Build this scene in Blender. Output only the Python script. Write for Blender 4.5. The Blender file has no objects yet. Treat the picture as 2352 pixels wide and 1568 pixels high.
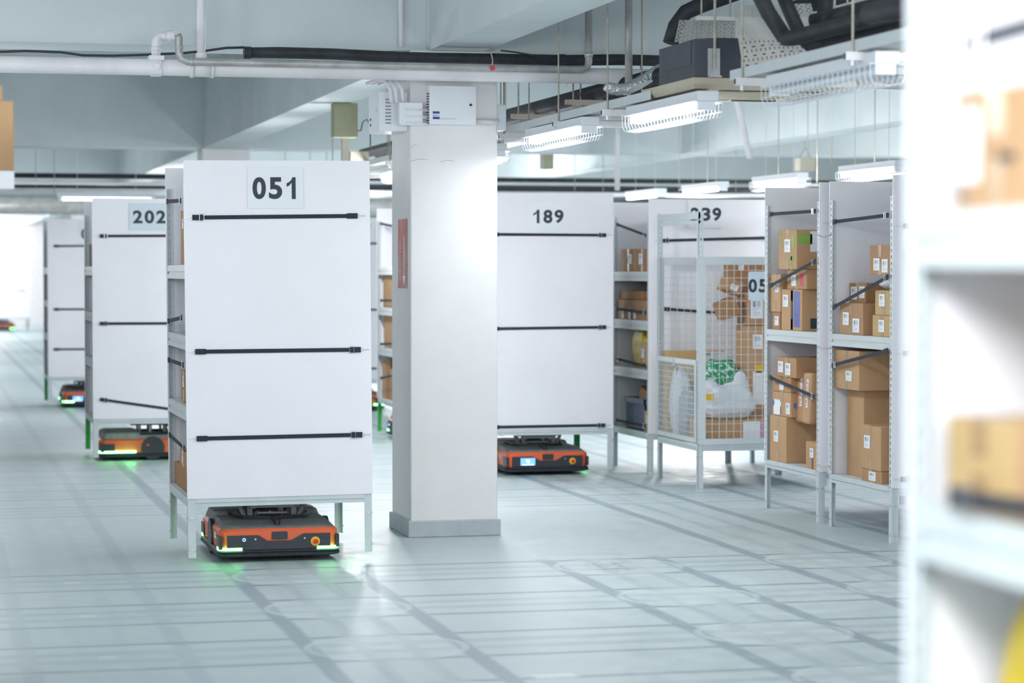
import bpy, math, random
from mathutils import Vector, Matrix, Euler
random.seed(7)
SC = bpy.context.scene
COL = SC.collection

# ------------------------------------------------------------------ camera, world, exposure
FPX, YAW, PITCH, CAMZ = 5553.0, math.atan(1356 / 5553.0), math.atan(163 / 5553.0), 1.91
cam_data = bpy.data.cameras.new('camera')
cam_data.sensor_width = 36.0
cam_data.lens = FPX / 2352 * 36.0
cam_data.dof.use_dof = True
cam_data.dof.focus_distance = 16.3
cam_data.dof.aperture_fstop = 2.1
cam_data.clip_end = 400
cam = bpy.data.objects.new('camera', cam_data)
COL.objects.link(cam)
cam.location = (0, 0, CAMZ)
cam.rotation_euler = (math.radians(90) - PITCH, 0, -YAW)
SC.camera = cam

w = bpy.data.worlds.new('world'); SC.world = w; w.use_nodes = True
bg = w.node_tree.nodes['Background']
bg.inputs[0].default_value = (0.88, 0.94, 1.0, 1)
bg.inputs[1].default_value = 0.45
SC.view_settings.view_transform = 'Standard'
SC.view_settings.look = 'None'
SC.view_settings.gamma = 1
SC.view_settings.use_curve_mapping = False
SC.view_settings.exposure = 0.44
SC.cycles.max_bounces = 6
SC.cycles.use_adaptive_sampling = True
SC.cycles.adaptive_threshold = 0.03
SC.cycles.transparent_max_bounces = 24
SC.cycles.sample_clamp_indirect = 6
SC.cycles.use_denoising = True

def area(name, loc, sx, sy, power, rot=(0, 0, 0), color=(1.0, 1.0, 1.0)):
    d = bpy.data.lights.new(name, 'AREA'); d.shape = 'RECTANGLE'
    d.size, d.size_y, d.energy, d.color = sx, sy, power, color
    o = bpy.data.objects.new(name, d); COL.objects.link(o)
    o.location = loc; o.rotation_euler = rot
    return o
def bulb(x, y, z, power, size=0.35, color=(1.0, 1.0, 1.0)):  # point light, used for hall tubes and for added fill without a fixture
    d = bpy.data.lights.new('tube_and_fill_light', 'POINT'); d.energy = power; d.color = color; d.shadow_soft_size = size
    o = bpy.data.objects.new('tube_and_fill_light', d); COL.objects.link(o); o.location = (x, y, z)
# tube rows of the hall outside the frame and behind pillars, with added fill points
for y, p_ in ((-5, 110), (-1, 100), (3, 60), (7, 45)):
    bulb(4.5, y, 2.75, p_)
for y, p_ in ((-4, 62), (4, 55), (9, 50), (13.5, 46)):  # the last point is fill added for dim left-facing surfaces
    bulb(-0.6, y, 2.75, p_)
for y in (-4, 2, 8, 14):
    bulb(-4.2, y, 2.75, 62 if y < 10 else 115)
for y, p_ in ((18.5, 44), (23, 14)):  # unseen fill added for the left sides of beam and pillar
    bulb(-0.3, y, 2.75, p_)
bulb(0.35, 2.2, 2.8, 60)  # no fixture here: added so the foreground shelf overexposes
bulb(0.7, -1.2, 2.8, 200)  # added fill, hits the foreground shelf's back panel from the front
bulb(0.5, 1.0, 2.75, 170)
bulb(4.3, 8.8, 2.75, 26)  # unseen fill added to brighten the insides of the right shelves
bulb(5.6, 9.8, 2.75, 38)  # second added fill point for the right shelf interiors
bulb(12.5, 38, 2.75, 220)  # invisible fill point added for the dim far beams on the right
bulb(6.5, 37.5, 2.75, 150)  # likewise added for the far beams, no fixture
bulb(12.5, 50, 2.75, 150)
for y, p_ in ((6, 15), (12.5, 12), (16.5, 30)):
    bulb(9.6, y, 2.75, p_)
for y, p_ in ((6, 25), (12, 30), (18, 60), (24, 80), (30, 80), (36, 80)):
    bulb(14, y, 2.75, p_)
for x in (4.5, 9.0):
    for y in (38, 46, 54, 62):
        bulb(x, y, 2.75, 130)
for x, y, p_ in ((-1.5, 40, 110), (0, 48, 80), (-2.5, 54, 60), (0.0, 29.0, 12)):  # includes unseen fill added to lift the far ceiling at left
    bulb(x, y, 2.75, p_)
for y in (70, 76, 82):
    bulb(1.0, y, 3.0, 300)
bulb(-2, 80, 3.0, 300)

# ------------------------------------------------------------------ pixel measuring -> place in the hall
def ray(px, py):
    X = (px - 1176) / FPX; V = (784 - py) / FPX
    a = X; b = math.cos(PITCH) + V * math.sin(PITCH); c = -math.sin(PITCH) + V * math.cos(PITCH)
    return Vector((math.cos(YAW) * a + math.sin(YAW) * b, -math.sin(YAW) * a + math.cos(YAW) * b, c))
def P(px, py, X=None, Y=None, z=None):
    d = ray(px, py)
    if X is not None: t = X / d.x
    elif Y is not None: t = Y / d.y
    else: t = (z - CAMZ) / d.z
    return Vector((0, 0, CAMZ)) + d * t

# ------------------------------------------------------------------ materials
class NT:
    def __init__(s, name):
        s.m = bpy.data.materials.new(name); s.m.use_nodes = True
        s.t = s.m.node_tree; s.b = s.t.nodes['Principled BSDF']; s.out = s.t.nodes['Material Output']
    def n(s, ty, **kw):
        n = s.t.nodes.new(ty)
        for k, v in kw.items(): setattr(n, k, v)
        return n
    def l(s, a, b): s.t.links.new(a, b)
    def val(s, v, inp):
        if hasattr(v, 'is_output') or hasattr(v, 'links'): s.l(v, inp)
        else: inp.default_value = v
    def math(s, op, a, b=0.0, c=None):
        n = s.n('ShaderNodeMath', operation=op)
        s.val(a, n.inputs[0]); s.val(b, n.inputs[1])
        if c is not None: s.val(c, n.inputs[2])
        return n.outputs[0]
    def mix(s, f, a, b):
        n = s.n('ShaderNodeMix', data_type='RGBA')
        s.val(f, n.inputs[0])
        for v, i in ((a, 6), (b, 7)):
            if isinstance(v, tuple): n.inputs[i].default_value = (*v, 1) if len(v) == 3 else v
            else: s.l(v, n.inputs[i])
        return n.outputs[2]
    def noise(s, vec, scale, detail=3, rough=0.5):
        n = s.n('ShaderNodeTexNoise'); n.inputs['Scale'].default_value = scale
        n.inputs['Detail'].default_value = detail; n.inputs['Roughness'].default_value = rough
        if vec is not None: s.l(vec, n.inputs['Vector'])
        return n.outputs[0]
    def ramp(s, v, a, b, lo=0.0, hi=1.0):
        n = s.n('ShaderNodeMapRange', interpolation_type='SMOOTHSTEP')
        s.val(v, n.inputs[0]); n.inputs[1].default_value = a; n.inputs[2].default_value = b
        n.inputs[3].default_value = lo; n.inputs[4].default_value = hi
        return n.outputs[0]
    def obj(s): return s.n('ShaderNodeTexCoord').outputs['Object']
    def pos(s): return s.n('ShaderNodeNewGeometry').outputs['Position']
    def xyz(s, v):
        n = s.n('ShaderNodeSeparateXYZ'); s.l(v, n.inputs[0]); return n.outputs
    def scale(s, v, sc):
        n = s.n('ShaderNodeVectorMath', operation='MULTIPLY'); s.l(v, n.inputs[0]); n.inputs[1].default_value = sc
        return n.outputs[0]

def mat(name, col, rough=0.5, metal=0.0, var=0.06, scale=6.0, col2=None, spec=0.5, bump=0.0, coat=0.0):
    t = NT(name)
    c2 = col2 or tuple(max(0, c * (1 - var * 3)) for c in col)
    nz = t.noise(t.obj(), scale, 4, 0.6)
    t.l(t.mix(t.ramp(nz, 0.3, 0.75), col, c2), t.b.inputs['Base Color'])
    t.b.inputs['Roughness'].default_value = rough
    t.b.inputs['Metallic'].default_value = metal
    t.b.inputs['Specular IOR Level'].default_value = spec
    t.b.inputs['Coat Weight'].default_value = coat
    if bump:
        bn = t.n('ShaderNodeBump'); bn.inputs['Strength'].default_value = bump; bn.inputs['Distance'].default_value = 0.01
        t.l(t.noise(t.obj(), scale * 5, 3), bn.inputs['Height']); t.l(bn.outputs[0], t.b.inputs['Normal'])
    return t.m
def emit(name, col, strength):
    t = NT(name)
    t.b.inputs['Base Color'].default_value = (*[min(1, c) for c in col], 1)
    t.b.inputs['Emission Color'].default_value = (*col, 1); t.b.inputs['Emission Strength'].default_value = strength
    return t.m

M = {}
M['panel'] = mat('white_plastic_board', (0.87, 0.865, 0.92), 0.32, var=0.012, scale=2.2)
M['steel'] = mat('light_grey_steel', (0.60, 0.66, 0.69), 0.42, 0.0, var=0.02, scale=8)
M['deck'] = mat('pale_shelf_steel', (0.62, 0.68, 0.70), 0.4, 0.0, var=0.02, scale=5)
M['strap'] = mat('black_webbing', (0.025, 0.035, 0.055), 0.8, var=0.1, scale=60, bump=0.3)
M['wire'] = mat('bright_wire', (0.7, 0.72, 0.75), 0.25, 1.0, var=0.02)
M['chrome'] = mat('chrome', (0.85, 0.86, 0.88), 0.15, 1.0, var=0.01)
M['bolt'] = mat('zinc_bolt', (0.7, 0.72, 0.76), 0.35, 0.6, var=0.02)
M['ink'] = mat('black_print', (0.035, 0.045, 0.065), 0.6, var=0.02)
M['paper'] = mat('white_paper', (0.86, 0.885, 0.93), 0.45, var=0.01)
M['paper_blue'] = mat('bluish_paper', (0.66, 0.76, 0.84), 0.5, var=0.01)
M['concrete'] = mat('painted_concrete', (0.63, 0.70, 0.72), 0.7, var=0.035, scale=1.1, bump=0.05)
M['pillar'] = mat('white_plaster', (0.80, 0.795, 0.81), 0.6, var=0.012, scale=3.0, bump=0.12)
M['plinth'] = mat('grey_plinth_paint', (0.48, 0.52, 0.56), 0.6, var=0.05, scale=6, bump=0.1)
M['pipe_white'] = mat('white_painted_pipe', (0.82, 0.82, 0.85), 0.45, var=0.05, scale=3)
M['pipe_grey'] = mat('weathered_galvanised_pipe', (0.50, 0.50, 0.50), 0.4, 0.25, var=0.1, scale=7)
M['galv'] = mat('galvanised_steel', (0.62, 0.65, 0.68), 0.3, 0.6, var=0.06, scale=9)
M['insul'] = mat('black_foam_insulation', (0.035, 0.04, 0.05), 0.6, var=0.15, scale=9)
M['cable'] = mat('black_cable', (0.03, 0.035, 0.045), 0.5)
M['rod'] = mat('zinc_threaded_rod', (0.50, 0.46, 0.40), 0.5, 0.2, var=0.1, scale=20)
M['beige'] = mat('beige_enamel', (0.55, 0.52, 0.42), 0.5, var=0.04)
M['hanger'] = mat('beige_steel_angle', (0.62, 0.53, 0.44), 0.5, var=0.05)
M['dark'] = mat('dark_slot', (0.02, 0.022, 0.028), 0.6)
M['acbody'] = mat('dark_foil_insulation', (0.05, 0.06, 0.085), 0.45, var=0.1, scale=4)
M['acpanel'] = mat('aged_ivory_plastic', (0.56, 0.50, 0.38), 0.4, var=0.05, scale=3)
M['olive'] = mat('olive_beige_enamel', (0.36, 0.37, 0.24), 0.6, var=0.05)
M['white_plastic'] = mat('white_enamel', (0.80, 0.84, 0.90), 0.4, var=0.01)
M['orange'] = mat('orange_shell', (0.90, 0.15, 0.05), 0.4, var=0.08, scale=5, col2=(0.75, 0.15, 0.07))
M['robot_grey'] = mat('dusty_grey_shell', (0.27, 0.27, 0.29), 0.65, var=0.1, scale=14, col2=(0.36, 0.35, 0.36))
M['robot_black'] = mat('charcoal_plastic', (0.03, 0.036, 0.05), 0.4, var=0.05, scale=8)
M['bumper'] = mat('dark_rubber', (0.04, 0.043, 0.055), 0.55, var=0.1, scale=20)
M['yellow'] = mat('yellow_plastic', (0.85, 0.52, 0.02), 0.4, var=0.04)
M['red'] = mat('red_plastic', (0.70, 0.03, 0.02), 0.35, var=0.03)
M['green_lit_leg'] = mat('green_lit_steel', (0.03, 0.36, 0.09), 0.5, var=0.05)  # green robot lamplight put into the colour of the legs
M['poly_blue'] = mat('navy_print', (0.03, 0.05, 0.30), 0.5, var=0.01)
M['grey_print'] = mat('grey_print', (0.25, 0.28, 0.33), 0.6)
M['tape'] = mat('brown_tape', (0.46, 0.30, 0.15), 0.2, var=0.05, coat=0.3)
M['tape_dark'] = mat('dark_tape', (0.16, 0.09, 0.07), 0.3, var=0.05)
M['bag_white'] = mat('white_poly_bag', (0.80, 0.84, 0.90), 0.3, var=0.03, scale=20, bump=0.6)
M['bag_grey'] = mat('grey_bubble_mailer', (0.42, 0.46, 0.52), 0.35, var=0.1, scale=25, bump=0.6)
M['bag_yellow'] = mat('yellow_poly_mailer', (0.75, 0.55, 0.0), 0.35, var=0.1, scale=9, bump=0.5)
M['crate'] = mat('slate_blue_plastic', (0.16, 0.20, 0.29), 0.5, var=0.05)
M['wall'] = mat('pale_wall', (0.85, 0.80, 0.82), 0.8, var=0.02)
M['pink_print'] = mat('pink_print', (0.62, 0.25, 0.50), 0.5, var=0.05)
M['blue_print'] = mat('blue_print', (0.13, 0.17, 0.48), 0.5, var=0.05)
M['green_print'] = mat('green_print', (0.28, 0.46, 0.08), 0.6, var=0.05)
M['red_print'] = mat('red_print', (0.65, 0.05, 0.10), 0.5, var=0.03)
M['red_sign'] = mat('faded_red_sticker', (0.55, 0.16, 0.13), 0.5, var=0.1, scale=3, col2=(0.62, 0.36, 0.33))
M['wood'] = mat('pine_stick', (0.6, 0.45, 0.28), 0.6)
M['led_green'] = emit('green_led', (0.18, 1.0, 0.25), 9.0)
M['led_blue'] = emit('blue_led', (0.1, 0.35, 1.0), 6.0)
M['screen'] = emit('blue_screen', (0.16, 0.38, 0.95), 1.0)
M['screen_bar'] = emit('screen_text', (0.75, 0.95, 0.9), 1.3)
M['tube'] = emit('fluorescent_tube', (0.95, 1.0, 0.98), 8.0)
for i, c in enumerate([(0.47, 0.265, 0.135), (0.54, 0.33, 0.175), (0.40, 0.21, 0.10), (0.57, 0.39, 0.18)]):
    M['card%d' % i] = mat('corrugated_cardboard', c, 0.75, var=0.04, scale=4, bump=0.08)
CARD = ['card0', 'card1', 'card2', 'card3']
# silver foil duct
t = NT('silver_foil_duct'); t.b.inputs['Base Color'].default_value = (0.8, 0.82, 0.84, 1)
t.b.inputs['Metallic'].default_value = 0.9; t.b.inputs['Roughness'].default_value = 0.25
bn = t.n('ShaderNodeBump'); bn.inputs['Strength'].default_value = 1.0; bn.inputs['Distance'].default_value = 0.02
t.l(t.noise(t.obj(), 28, 5), bn.inputs['Height']); t.l(bn.outputs[0], t.b.inputs['Normal']); M['foil'] = t.m
# green woven sack with white printed marks
t = NT('green_printed_sack')
nz = t.noise(t.scale(t.obj(), (30, 30, 42)), 1.0, 2)
t.l(t.mix(t.ramp(nz, 0.56, 0.60), (0.02, 0.28, 0.13), (0.6, 0.75, 0.66)), t.b.inputs['Base Color']); M['sack'] = t.m
# perforated upright: keyhole openings along the angle flanges
t = NT('keyhole_perforated_steel')
t.b.inputs['Base Color'].default_value = (0.62, 0.68, 0.72, 1); t.b.inputs['Roughness'].default_value = 0.4
o = t.xyz(t.obj())
ac = t.math('MAXIMUM', t.math('ABSOLUTE', o[0]), t.math('ABSOLUTE', o[1]))
da = t.math('ABSOLUTE', t.math('SUBTRACT', ac, 0.024))
zf = t.math('SUBTRACT', t.math('FLOORED_MODULO', o[2], 0.045), 0.028)
r = t.math('SQRT', t.math('ADD', t.math('MULTIPLY', da, da), t.math('MULTIPLY', zf, zf)))
hole = t.math('LESS_THAN', r, 0.0085)
slot = t.math('MULTIPLY', t.math('LESS_THAN', da, 0.0042), t.math('MULTIPLY', t.math('LESS_THAN', zf, 0.0), t.math('GREATER_THAN', zf, -0.018)))
hh = t.math('MAXIMUM', hole, slot)
t.l(t.math('SUBTRACT', 1.0, hh), t.b.inputs['Alpha']); M['perf'] = t.m
# perforated tray sheet, slots in rows (local x across, y along)
t = NT('slotted_tray_steel')
t.b.inputs['Base Color'].default_value = (0.62, 0.60, 0.58, 1); t.b.inputs['Roughness'].default_value = 0.45
uv = t.n('ShaderNodeTexCoord').outputs['UV']
o = t.xyz(uv)
fx = t.math('SUBTRACT', t.math('FLOORED_MODULO', o[0], 0.05), 0.025)
fy = t.math('SUBTRACT', t.math('FLOORED_MODULO', o[1], 0.05), 0.012)
a1 = t.math('MULTIPLY', t.math('LESS_THAN', t.math('ABSOLUTE', fx), 0.0095), t.math('LESS_THAN', t.math('ABSOLUTE', fy), 0.004))
fx2 = t.math('SUBTRACT', t.math('FLOORED_MODULO', o[0], 0.025), 0.012)
fy2 = t.math('SUBTRACT', t.math('FLOORED_MODULO', o[1], 0.05), 0.035)
a2 = t.math('MULTIPLY', t.math('LESS_THAN', t.math('ABSOLUTE', fx2), 0.0028), t.math('LESS_THAN', t.math('ABSOLUTE', fy2), 0.008))
t.l(t.math('SUBTRACT', 1.0, t.math('MAXIMUM', a1, a2)), t.b.inputs['Alpha']); M['slotted'] = t.m
# expanded metal mesh
t = NT('expanded_metal_mesh')
t.b.inputs['Base Color'].default_value = (0.58, 0.60, 0.58, 1); t.b.inputs['Roughness'].default_value = 0.5
o = t.xyz(t.obj())
aa = t.math('FLOORED_MODULO', t.math('ADD', t.math('MULTIPLY', o[0], 30.0), t.math('MULTIPLY', o[1], 55.0)), 1.0)
bb = t.math('FLOORED_MODULO', t.math('SUBTRACT', t.math('MULTIPLY', o[0], 30.0), t.math('MULTIPLY', o[1], 55.0)), 1.0)
hh = t.math('MULTIPLY', t.math('GREATER_THAN', aa, 0.42), t.math('GREATER_THAN', bb, 0.42))
t.l(t.math('SUBTRACT', 1.0, hh), t.b.inputs['Alpha']); M['expanded'] = t.m
# barcode sticker
t = NT('barcode_sticker')
uvn = t.n('ShaderNodeTexCoord').outputs['UV']; o = t.xyz(uvn)
wn = t.n('ShaderNodeTexWhiteNoise', noise_dimensions='1D'); t.l(t.math('FLOOR', t.math('MULTIPLY', o[0], 26.0)), wn.inputs['W'])
bars = t.math('MULTIPLY', t.math('GREATER_THAN', wn.outputs[0], 0.5), t.math('MULTIPLY', t.math('GREATER_THAN', o[1], 0.56), t.math('LESS_THAN', o[1], 0.86)))
wn2 = t.n('ShaderNodeTexWhiteNoise', noise_dimensions='1D')
t.l(t.math('FLOOR', t.math('MULTIPLY', o[1], 11.0)), wn2.inputs['W'])
rowm = t.math('LESS_THAN', t.math('FLOORED_MODULO', t.math('MULTIPLY', o[1], 11.0), 1.0), 0.42)
txt = t.math('MULTIPLY', t.math('MULTIPLY', rowm, t.math('LESS_THAN', o[0], t.math('ADD', t.math('MULTIPLY', wn2.outputs[0], 0.5), 0.35))), t.math('MULTIPLY', t.math('LESS_THAN', o[1], 0.5), t.math('GREATER_THAN', o[1], 0.1)))
mask = t.math('MULTIPLY', t.math('MAXIMUM', bars, t.math('MULTIPLY', txt, 0.6)), t.math('MULTIPLY', t.math('GREATER_THAN', o[0], 0.12), t.math('LESS_THAN', o[0], 0.88)))
t.l(t.mix(t.math('MULTIPLY', mask, 0.8), (0.84, 0.87, 0.92), (0.12, 0.14, 0.2)), t.b.inputs['Base Color']); M['barcode'] = t.m

# floor: pale painted concrete with the dark wheel tracks and turning circles the vehicles leave
LANES = (-0.52, 0.88, 2.28, 4.36, 5.80, 7.2)
ROWY = [14.96 - 1.47 * k for k in range(8)]
t = NT('painted_floor')
p = t.pos(); o = t.xyz(p)
n1 = t.noise(t.scale(p, (0.5, 0.5, 1)), 1.0, 5, 0.6); n2 = t.noise(p, 5.0, 6, 0.65)
streak = t.noise(t.scale(p, (1.2, 14, 1)), 1.0, 4, 0.6)
streaky = t.noise(t.scale(p, (14, 1.2, 1)), 1.0, 4, 0.6)
base = t.mix(t.ramp(n1, 0.3, 0.7), (0.47, 0.55, 0.57), (0.43, 0.515, 0.545))
base = t.mix(t.ramp(n2, 0.45, 0.8, 0.0, 0.5), base, (0.62, 0.66, 0.66))
def band(coord, c, hw, soft, nz=None):
    d = t.math('ABSOLUTE', t.math('SUBTRACT', coord, c))
    return t.ramp(d, hw + soft, hw)
def addmax(a, b): return b if a is None else t.math('MAXIMUM', a, b)
dark = None
wob = t.math('ADD', o[0], t.math('MULTIPLY', t.math('SUBTRACT', n1, 0.5), 0.05))
for L in LANES:
    k = {0.88: .35, -0.52: .3}.get(L, 1.0)
    d = t.math('ABSOLUTE', t.math('SUBTRACT', wob, L))
    line = t.ramp(t.math('ABSOLUTE', t.math('SUBTRACT', d, 0.385)), 0.068, 0.03, 0, k)
    inner = t.ramp(t.math('ABSOLUTE', t.math('SUBTRACT', d, 0.125)), 0.06, 0.02, 0, 0.45 * k)
    v = t.math('MAXIMUM', line, t.math('MULTIPLY', inner, t.ramp(streaky, 0.35, 0.6, 0.4, 1)))
    if L == 4.36: v = t.math('MULTIPLY', v, t.ramp(o[1], 15.6, 15.2))
    dark = addmax(dark, v)
yw = t.math('ADD', o[1], t.math('MULTIPLY', t.math('SUBTRACT', n1, 0.5), 0.05))
dr = t.math('ABSOLUTE', t.math('SUBTRACT', t.math('FLOORED_MODULO', t.math('SUBTRACT', yw, 14.96 - 0.735), 1.47), 0.735))
rl = t.ramp(t.math('ABSOLUTE', t.math('SUBTRACT', dr, 0.385)), 0.05, 0.02, 0, 0.95)
ri = t.ramp(t.math('ABSOLUTE', t.math('SUBTRACT', dr, 0.12)), 0.08, 0.03, 0, 0.5)
rr = t.math('MAXIMUM', rl, t.math('MULTIPLY', ri, t.ramp(streak, 0.35, 0.6, 0.3, 1)))
near = t.ramp(o[1], 15.62, 15.5)
farr = t.math('MULTIPLY', t.ramp(o[1], 18.9, 19.0), t.ramp(o[1], 40.0, 24.0, 0, 0.8))
rr = t.math('MULTIPLY', rr, t.math('MAXIMUM', near, farr))
dark = t.math('MAXIMUM', dark, rr)
dark = t.math('MULTIPLY', dark, t.ramp(n2, 0.2, 0.65, 1.0, 0.72))
dark = t.math('MULTIPLY', dark, t.ramp(o[0], -1.5, 2.0, 0.55, 1.0))
col = t.mix(t.math('MULTIPLY', dark, 0.80), base, (0.17, 0.235, 0.295))
light = None
for L in (0.88, 2.28, 4.36, 5.80, 7.2):
    dx = t.math('SUBTRACT', o[0], L)
    dyf = t.math('SUBTRACT', t.math('FLOORED_MODULO', t.math('SUBTRACT', o[1], 14.96 - 0.735), 1.47), 0.735)
    rad = t.math('SQRT', t.math('ADD', t.math('MULTIPLY', dx, dx), t.math('MULTIPLY', dyf, dyf)))
    ring = t.ramp(t.math('ABSOLUTE', t.math('SUBTRACT', rad, 0.40)), 0.03, 0.012, 0, 0.55 if L > 1 else 0.1)
    disc = t.ramp(rad, 0.40, 0.36, 0, 0.28 if L > 1 else 0.0)
    sq = t.math('MULTIPLY', t.math('MULTIPLY', t.math('LESS_THAN', t.math('ABSOLUTE', dx), 0.045), t.math('LESS_THAN', t.math('ABSOLUTE', dyf), 0.045)), 0.6)
    light = addmax(light, t.math('MAXIMUM', t.math('MAXIMUM', ring, disc), sq))
light = t.math('MULTIPLY', light, t.math('MULTIPLY', near, t.ramp(n2, 0.3, 0.6, 0.5, 1.0)))
col = t.mix(light, col, (0.60, 0.67, 0.69))
qf = P(1400, 1300, z=0)
cd_ = t.math('SQRT', t.math('ADD', t.math('POWER', t.math('MULTIPLY', t.math('SUBTRACT', o[0], qf.x), 2.2), 2.0), t.math('POWER', t.math('SUBTRACT', o[1], qf.y), 2.0)))
crk = t.math('MULTIPLY', t.ramp(cd_, .42, .2), t.ramp(t.math('ABSOLUTE', t.math('SUBTRACT', t.noise(t.scale(p, (5, 9, 1)), 1.6, 3), .5)), .022, .008))
col = t.mix(t.math('MULTIPLY', crk, .8), col, (.16, .15, .15))
qp = P(1275, 1552, z=0)
pt = t.math('MULTIPLY', t.ramp(t.math('ABSOLUTE', t.math('SUBTRACT', o[0], qp.x)), .13, .08), t.ramp(t.math('ABSOLUTE', t.math('SUBTRACT', t.math('ADD', o[1], t.math('MULTIPLY', n2, .1)), qp.y + .05)), .08, .05))
col = t.mix(t.math('MULTIPLY', pt, .6), col, (.72, .76, .76))
# scuffs and small chips
ch = t.noise(t.scale(p, (3, 9, 1)), 1.6, 6, 0.7)
col = t.mix(t.ramp(ch, 0.70, 0.74, 0, 0.55), col, (0.78, 0.80, 0.80))
t.l(col, t.b.inputs['Base Color'])
wet = t.math('MULTIPLY', t.ramp(o[0], 1.3, 0.6), t.math('MULTIPLY', t.ramp(t.math('ABSOLUTE', t.math('SUBTRACT', o[1], 32.0)), 1.6, 0.9), t.ramp(t.noise(t.scale(p, (2, 1, 1)), 1.5, 4), 0.45, 0.5)))
rg = t.math('SUBTRACT', t.ramp(n2, 0.3, 0.7, 0.34, 0.5), t.math('MULTIPLY', wet, 0.3))
t.l(rg, t.b.inputs['Roughness'])
bn = t.n('ShaderNodeBump'); bn.inputs['Strength'].default_value = 0.12; bn.inputs['Distance'].default_value = 0.01
t.l(n2, bn.inputs['Height']); t.l(bn.outputs[0], t.b.inputs['Normal'])
M['floor'] = t.m

# ------------------------------------------------------------------ mesh helpers
class MB:
    def __init__(s): s.v = []; s.f = []; s.uv = {}
    def add(s, vs, fs, uvs=None):
        b = len(s.v); s.v += [tuple(v) for v in vs]
        for i, f in enumerate(fs):
            if uvs: s.uv[len(s.f)] = uvs[i]
            s.f.append([b + k for k in f])
        return s
    def box(s, x0, x1, y0, y1, z0, z1):
        if x0 > x1: x0, x1 = x1, x0
        if y0 > y1: y0, y1 = y1, y0
        if z0 > z1: z0, z1 = z1, z0
        vs = [(x, y, z) for z in (z0, z1) for y in (y0, y1) for x in (x0, x1)]
        return s.add(vs, [(0, 2, 3, 1), (4, 5, 7, 6), (0, 1, 5, 4), (2, 6, 7, 3), (0, 4, 6, 2), (1, 3, 7, 5)])
    def obox(s, c, ax, ay, az, hx, hy, hz):
        c = Vector(c); ax, ay, az = Vector(ax).normalized(), Vector(ay).normalized(), Vector(az).normalized()
        vs = [c + ax * (hx * i) + ay * (hy * j) + az * (hz * k) for k in (-1, 1) for j in (-1, 1) for i in (-1, 1)]
        return s.add(vs, [(0, 2, 3, 1), (4, 5, 7, 6), (0, 1, 5, 4), (2, 6, 7, 3), (0, 4, 6, 2), (1, 3, 7, 5)])
    def tube(s, pts, r, seg=10, caps=True):
        pts = [Vector(p) for p in pts]
        rs = r if isinstance(r, (list, tuple)) else [r] * len(pts)
        n = len(pts); T = []
        for i in range(n):
            a = pts[max(0, i - 1)]; b = pts[min(n - 1, i + 1)]
            T.append((b - a).normalized())
        up = Vector((0, 0, 1)) if abs(T[0].z) < 0.9 else Vector((1, 0, 0))
        u = T[0].cross(up).normalized(); vs = []
        for i in range(n):
            u = (u - T[i] * u.dot(T[i])).normalized(); v = T[i].cross(u)
            for k in range(seg):
                a = 2 * math.pi * k / seg
                vs.append(pts[i] + (u * math.cos(a) + v * math.sin(a)) * rs[i])
        fs = [(i * seg + k, i * seg + (k + 1) % seg, (i + 1) * seg + (k + 1) % seg, (i + 1) * seg + k) for i in range(n - 1) for k in range(seg)]
        if caps: fs += [tuple(range(seg - 1, -1, -1)), tuple((n - 1) * seg + k for k in range(seg))]
        return s.add(vs, fs)
    def prism(s, poly, fn):
        """poly: 2D points; fn(p, side) -> 3D"""
        n = len(poly)
        vs = [fn(p, 0) for p in poly] + [fn(p, 1) for p in poly]
        fs = [tuple(range(n - 1, -1, -1)), tuple(range(n, 2 * n))] + [(i, (i + 1) % n, n + (i + 1) % n, n + i) for i in range(n)]
        return s.add(vs, fs)
    def loft(s, rings):
        n = len(rings[0]); vs = [p for r in rings for p in r]
        fs = [(i * n + k, i * n + (k + 1) % n, (i + 1) * n + (k + 1) % n, (i + 1) * n + k) for i in range(len(rings) - 1) for k in range(n)]
        fs += [tuple(range(n - 1, -1, -1)), tuple((len(rings) - 1) * n + k for k in range(n))]
        return s.add(vs, fs)
    def plate(s, c, right, up, wd, h, th=0.0012):
        c = Vector(c); right = Vector(right).normalized(); up = Vector(up).normalized(); nn = right.cross(up)
        a = [c - right * wd / 2 - up * h / 2, c + right * wd / 2 - up * h / 2, c + right * wd / 2 + up * h / 2, c - right * wd / 2 + up * h / 2]
        fr = [q + nn * th for q in a]
        q = [(0, 0), (1, 0), (1, 1), (0, 1)]
        return s.add(fr + a, [(0, 1, 2, 3), (7, 6, 5, 4), (0, 4, 5, 1), (1, 5, 6, 2), (2, 6, 7, 3), (3, 7, 4, 0)], [q, q, q, q, q, q])
    def build(s, name, m, parent=None, loc=None, smooth=False, bevel=0):
        me = bpy.data.meshes.new(name)
        off = Vector(loc) if loc else Vector((0, 0, 0))
        me.from_pydata([tuple(Vector(v) - off) for v in s.v], [], s.f)
        if s.uv:
            ul = me.uv_layers.new(name='uv')
            for pi, q in s.uv.items():
                for k, li in enumerate(me.polygons[pi].loop_indices): ul.data[li].uv = q[k % len(q)]
        me.materials.append(M[m] if isinstance(m, str) else m)
        if smooth:
            for p_ in me.polygons: p_.use_smooth = len(p_.vertices) == 4
        me.update()
        o = bpy.data.objects.new(name, me); COL.objects.link(o); o.location = off
        if parent is not None: o.parent = parent
        if bevel:
            md = o.modifiers.new('bevel', 'BEVEL'); md.width = bevel; md.segments = 2; md.limit_method = 'ANGLE'
        return o
def box1(x0, x1, y0, y1, z0, z1): return MB().box(x0, x1, y0, y1, z0, z1)
def tag(o, label=None, cat=None, group=None, kind=None):
    if label: o['label'] = label
    if cat: o['category'] = cat
    if group: o['group'] = group
    if kind: o['kind'] = kind
    return o
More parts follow.
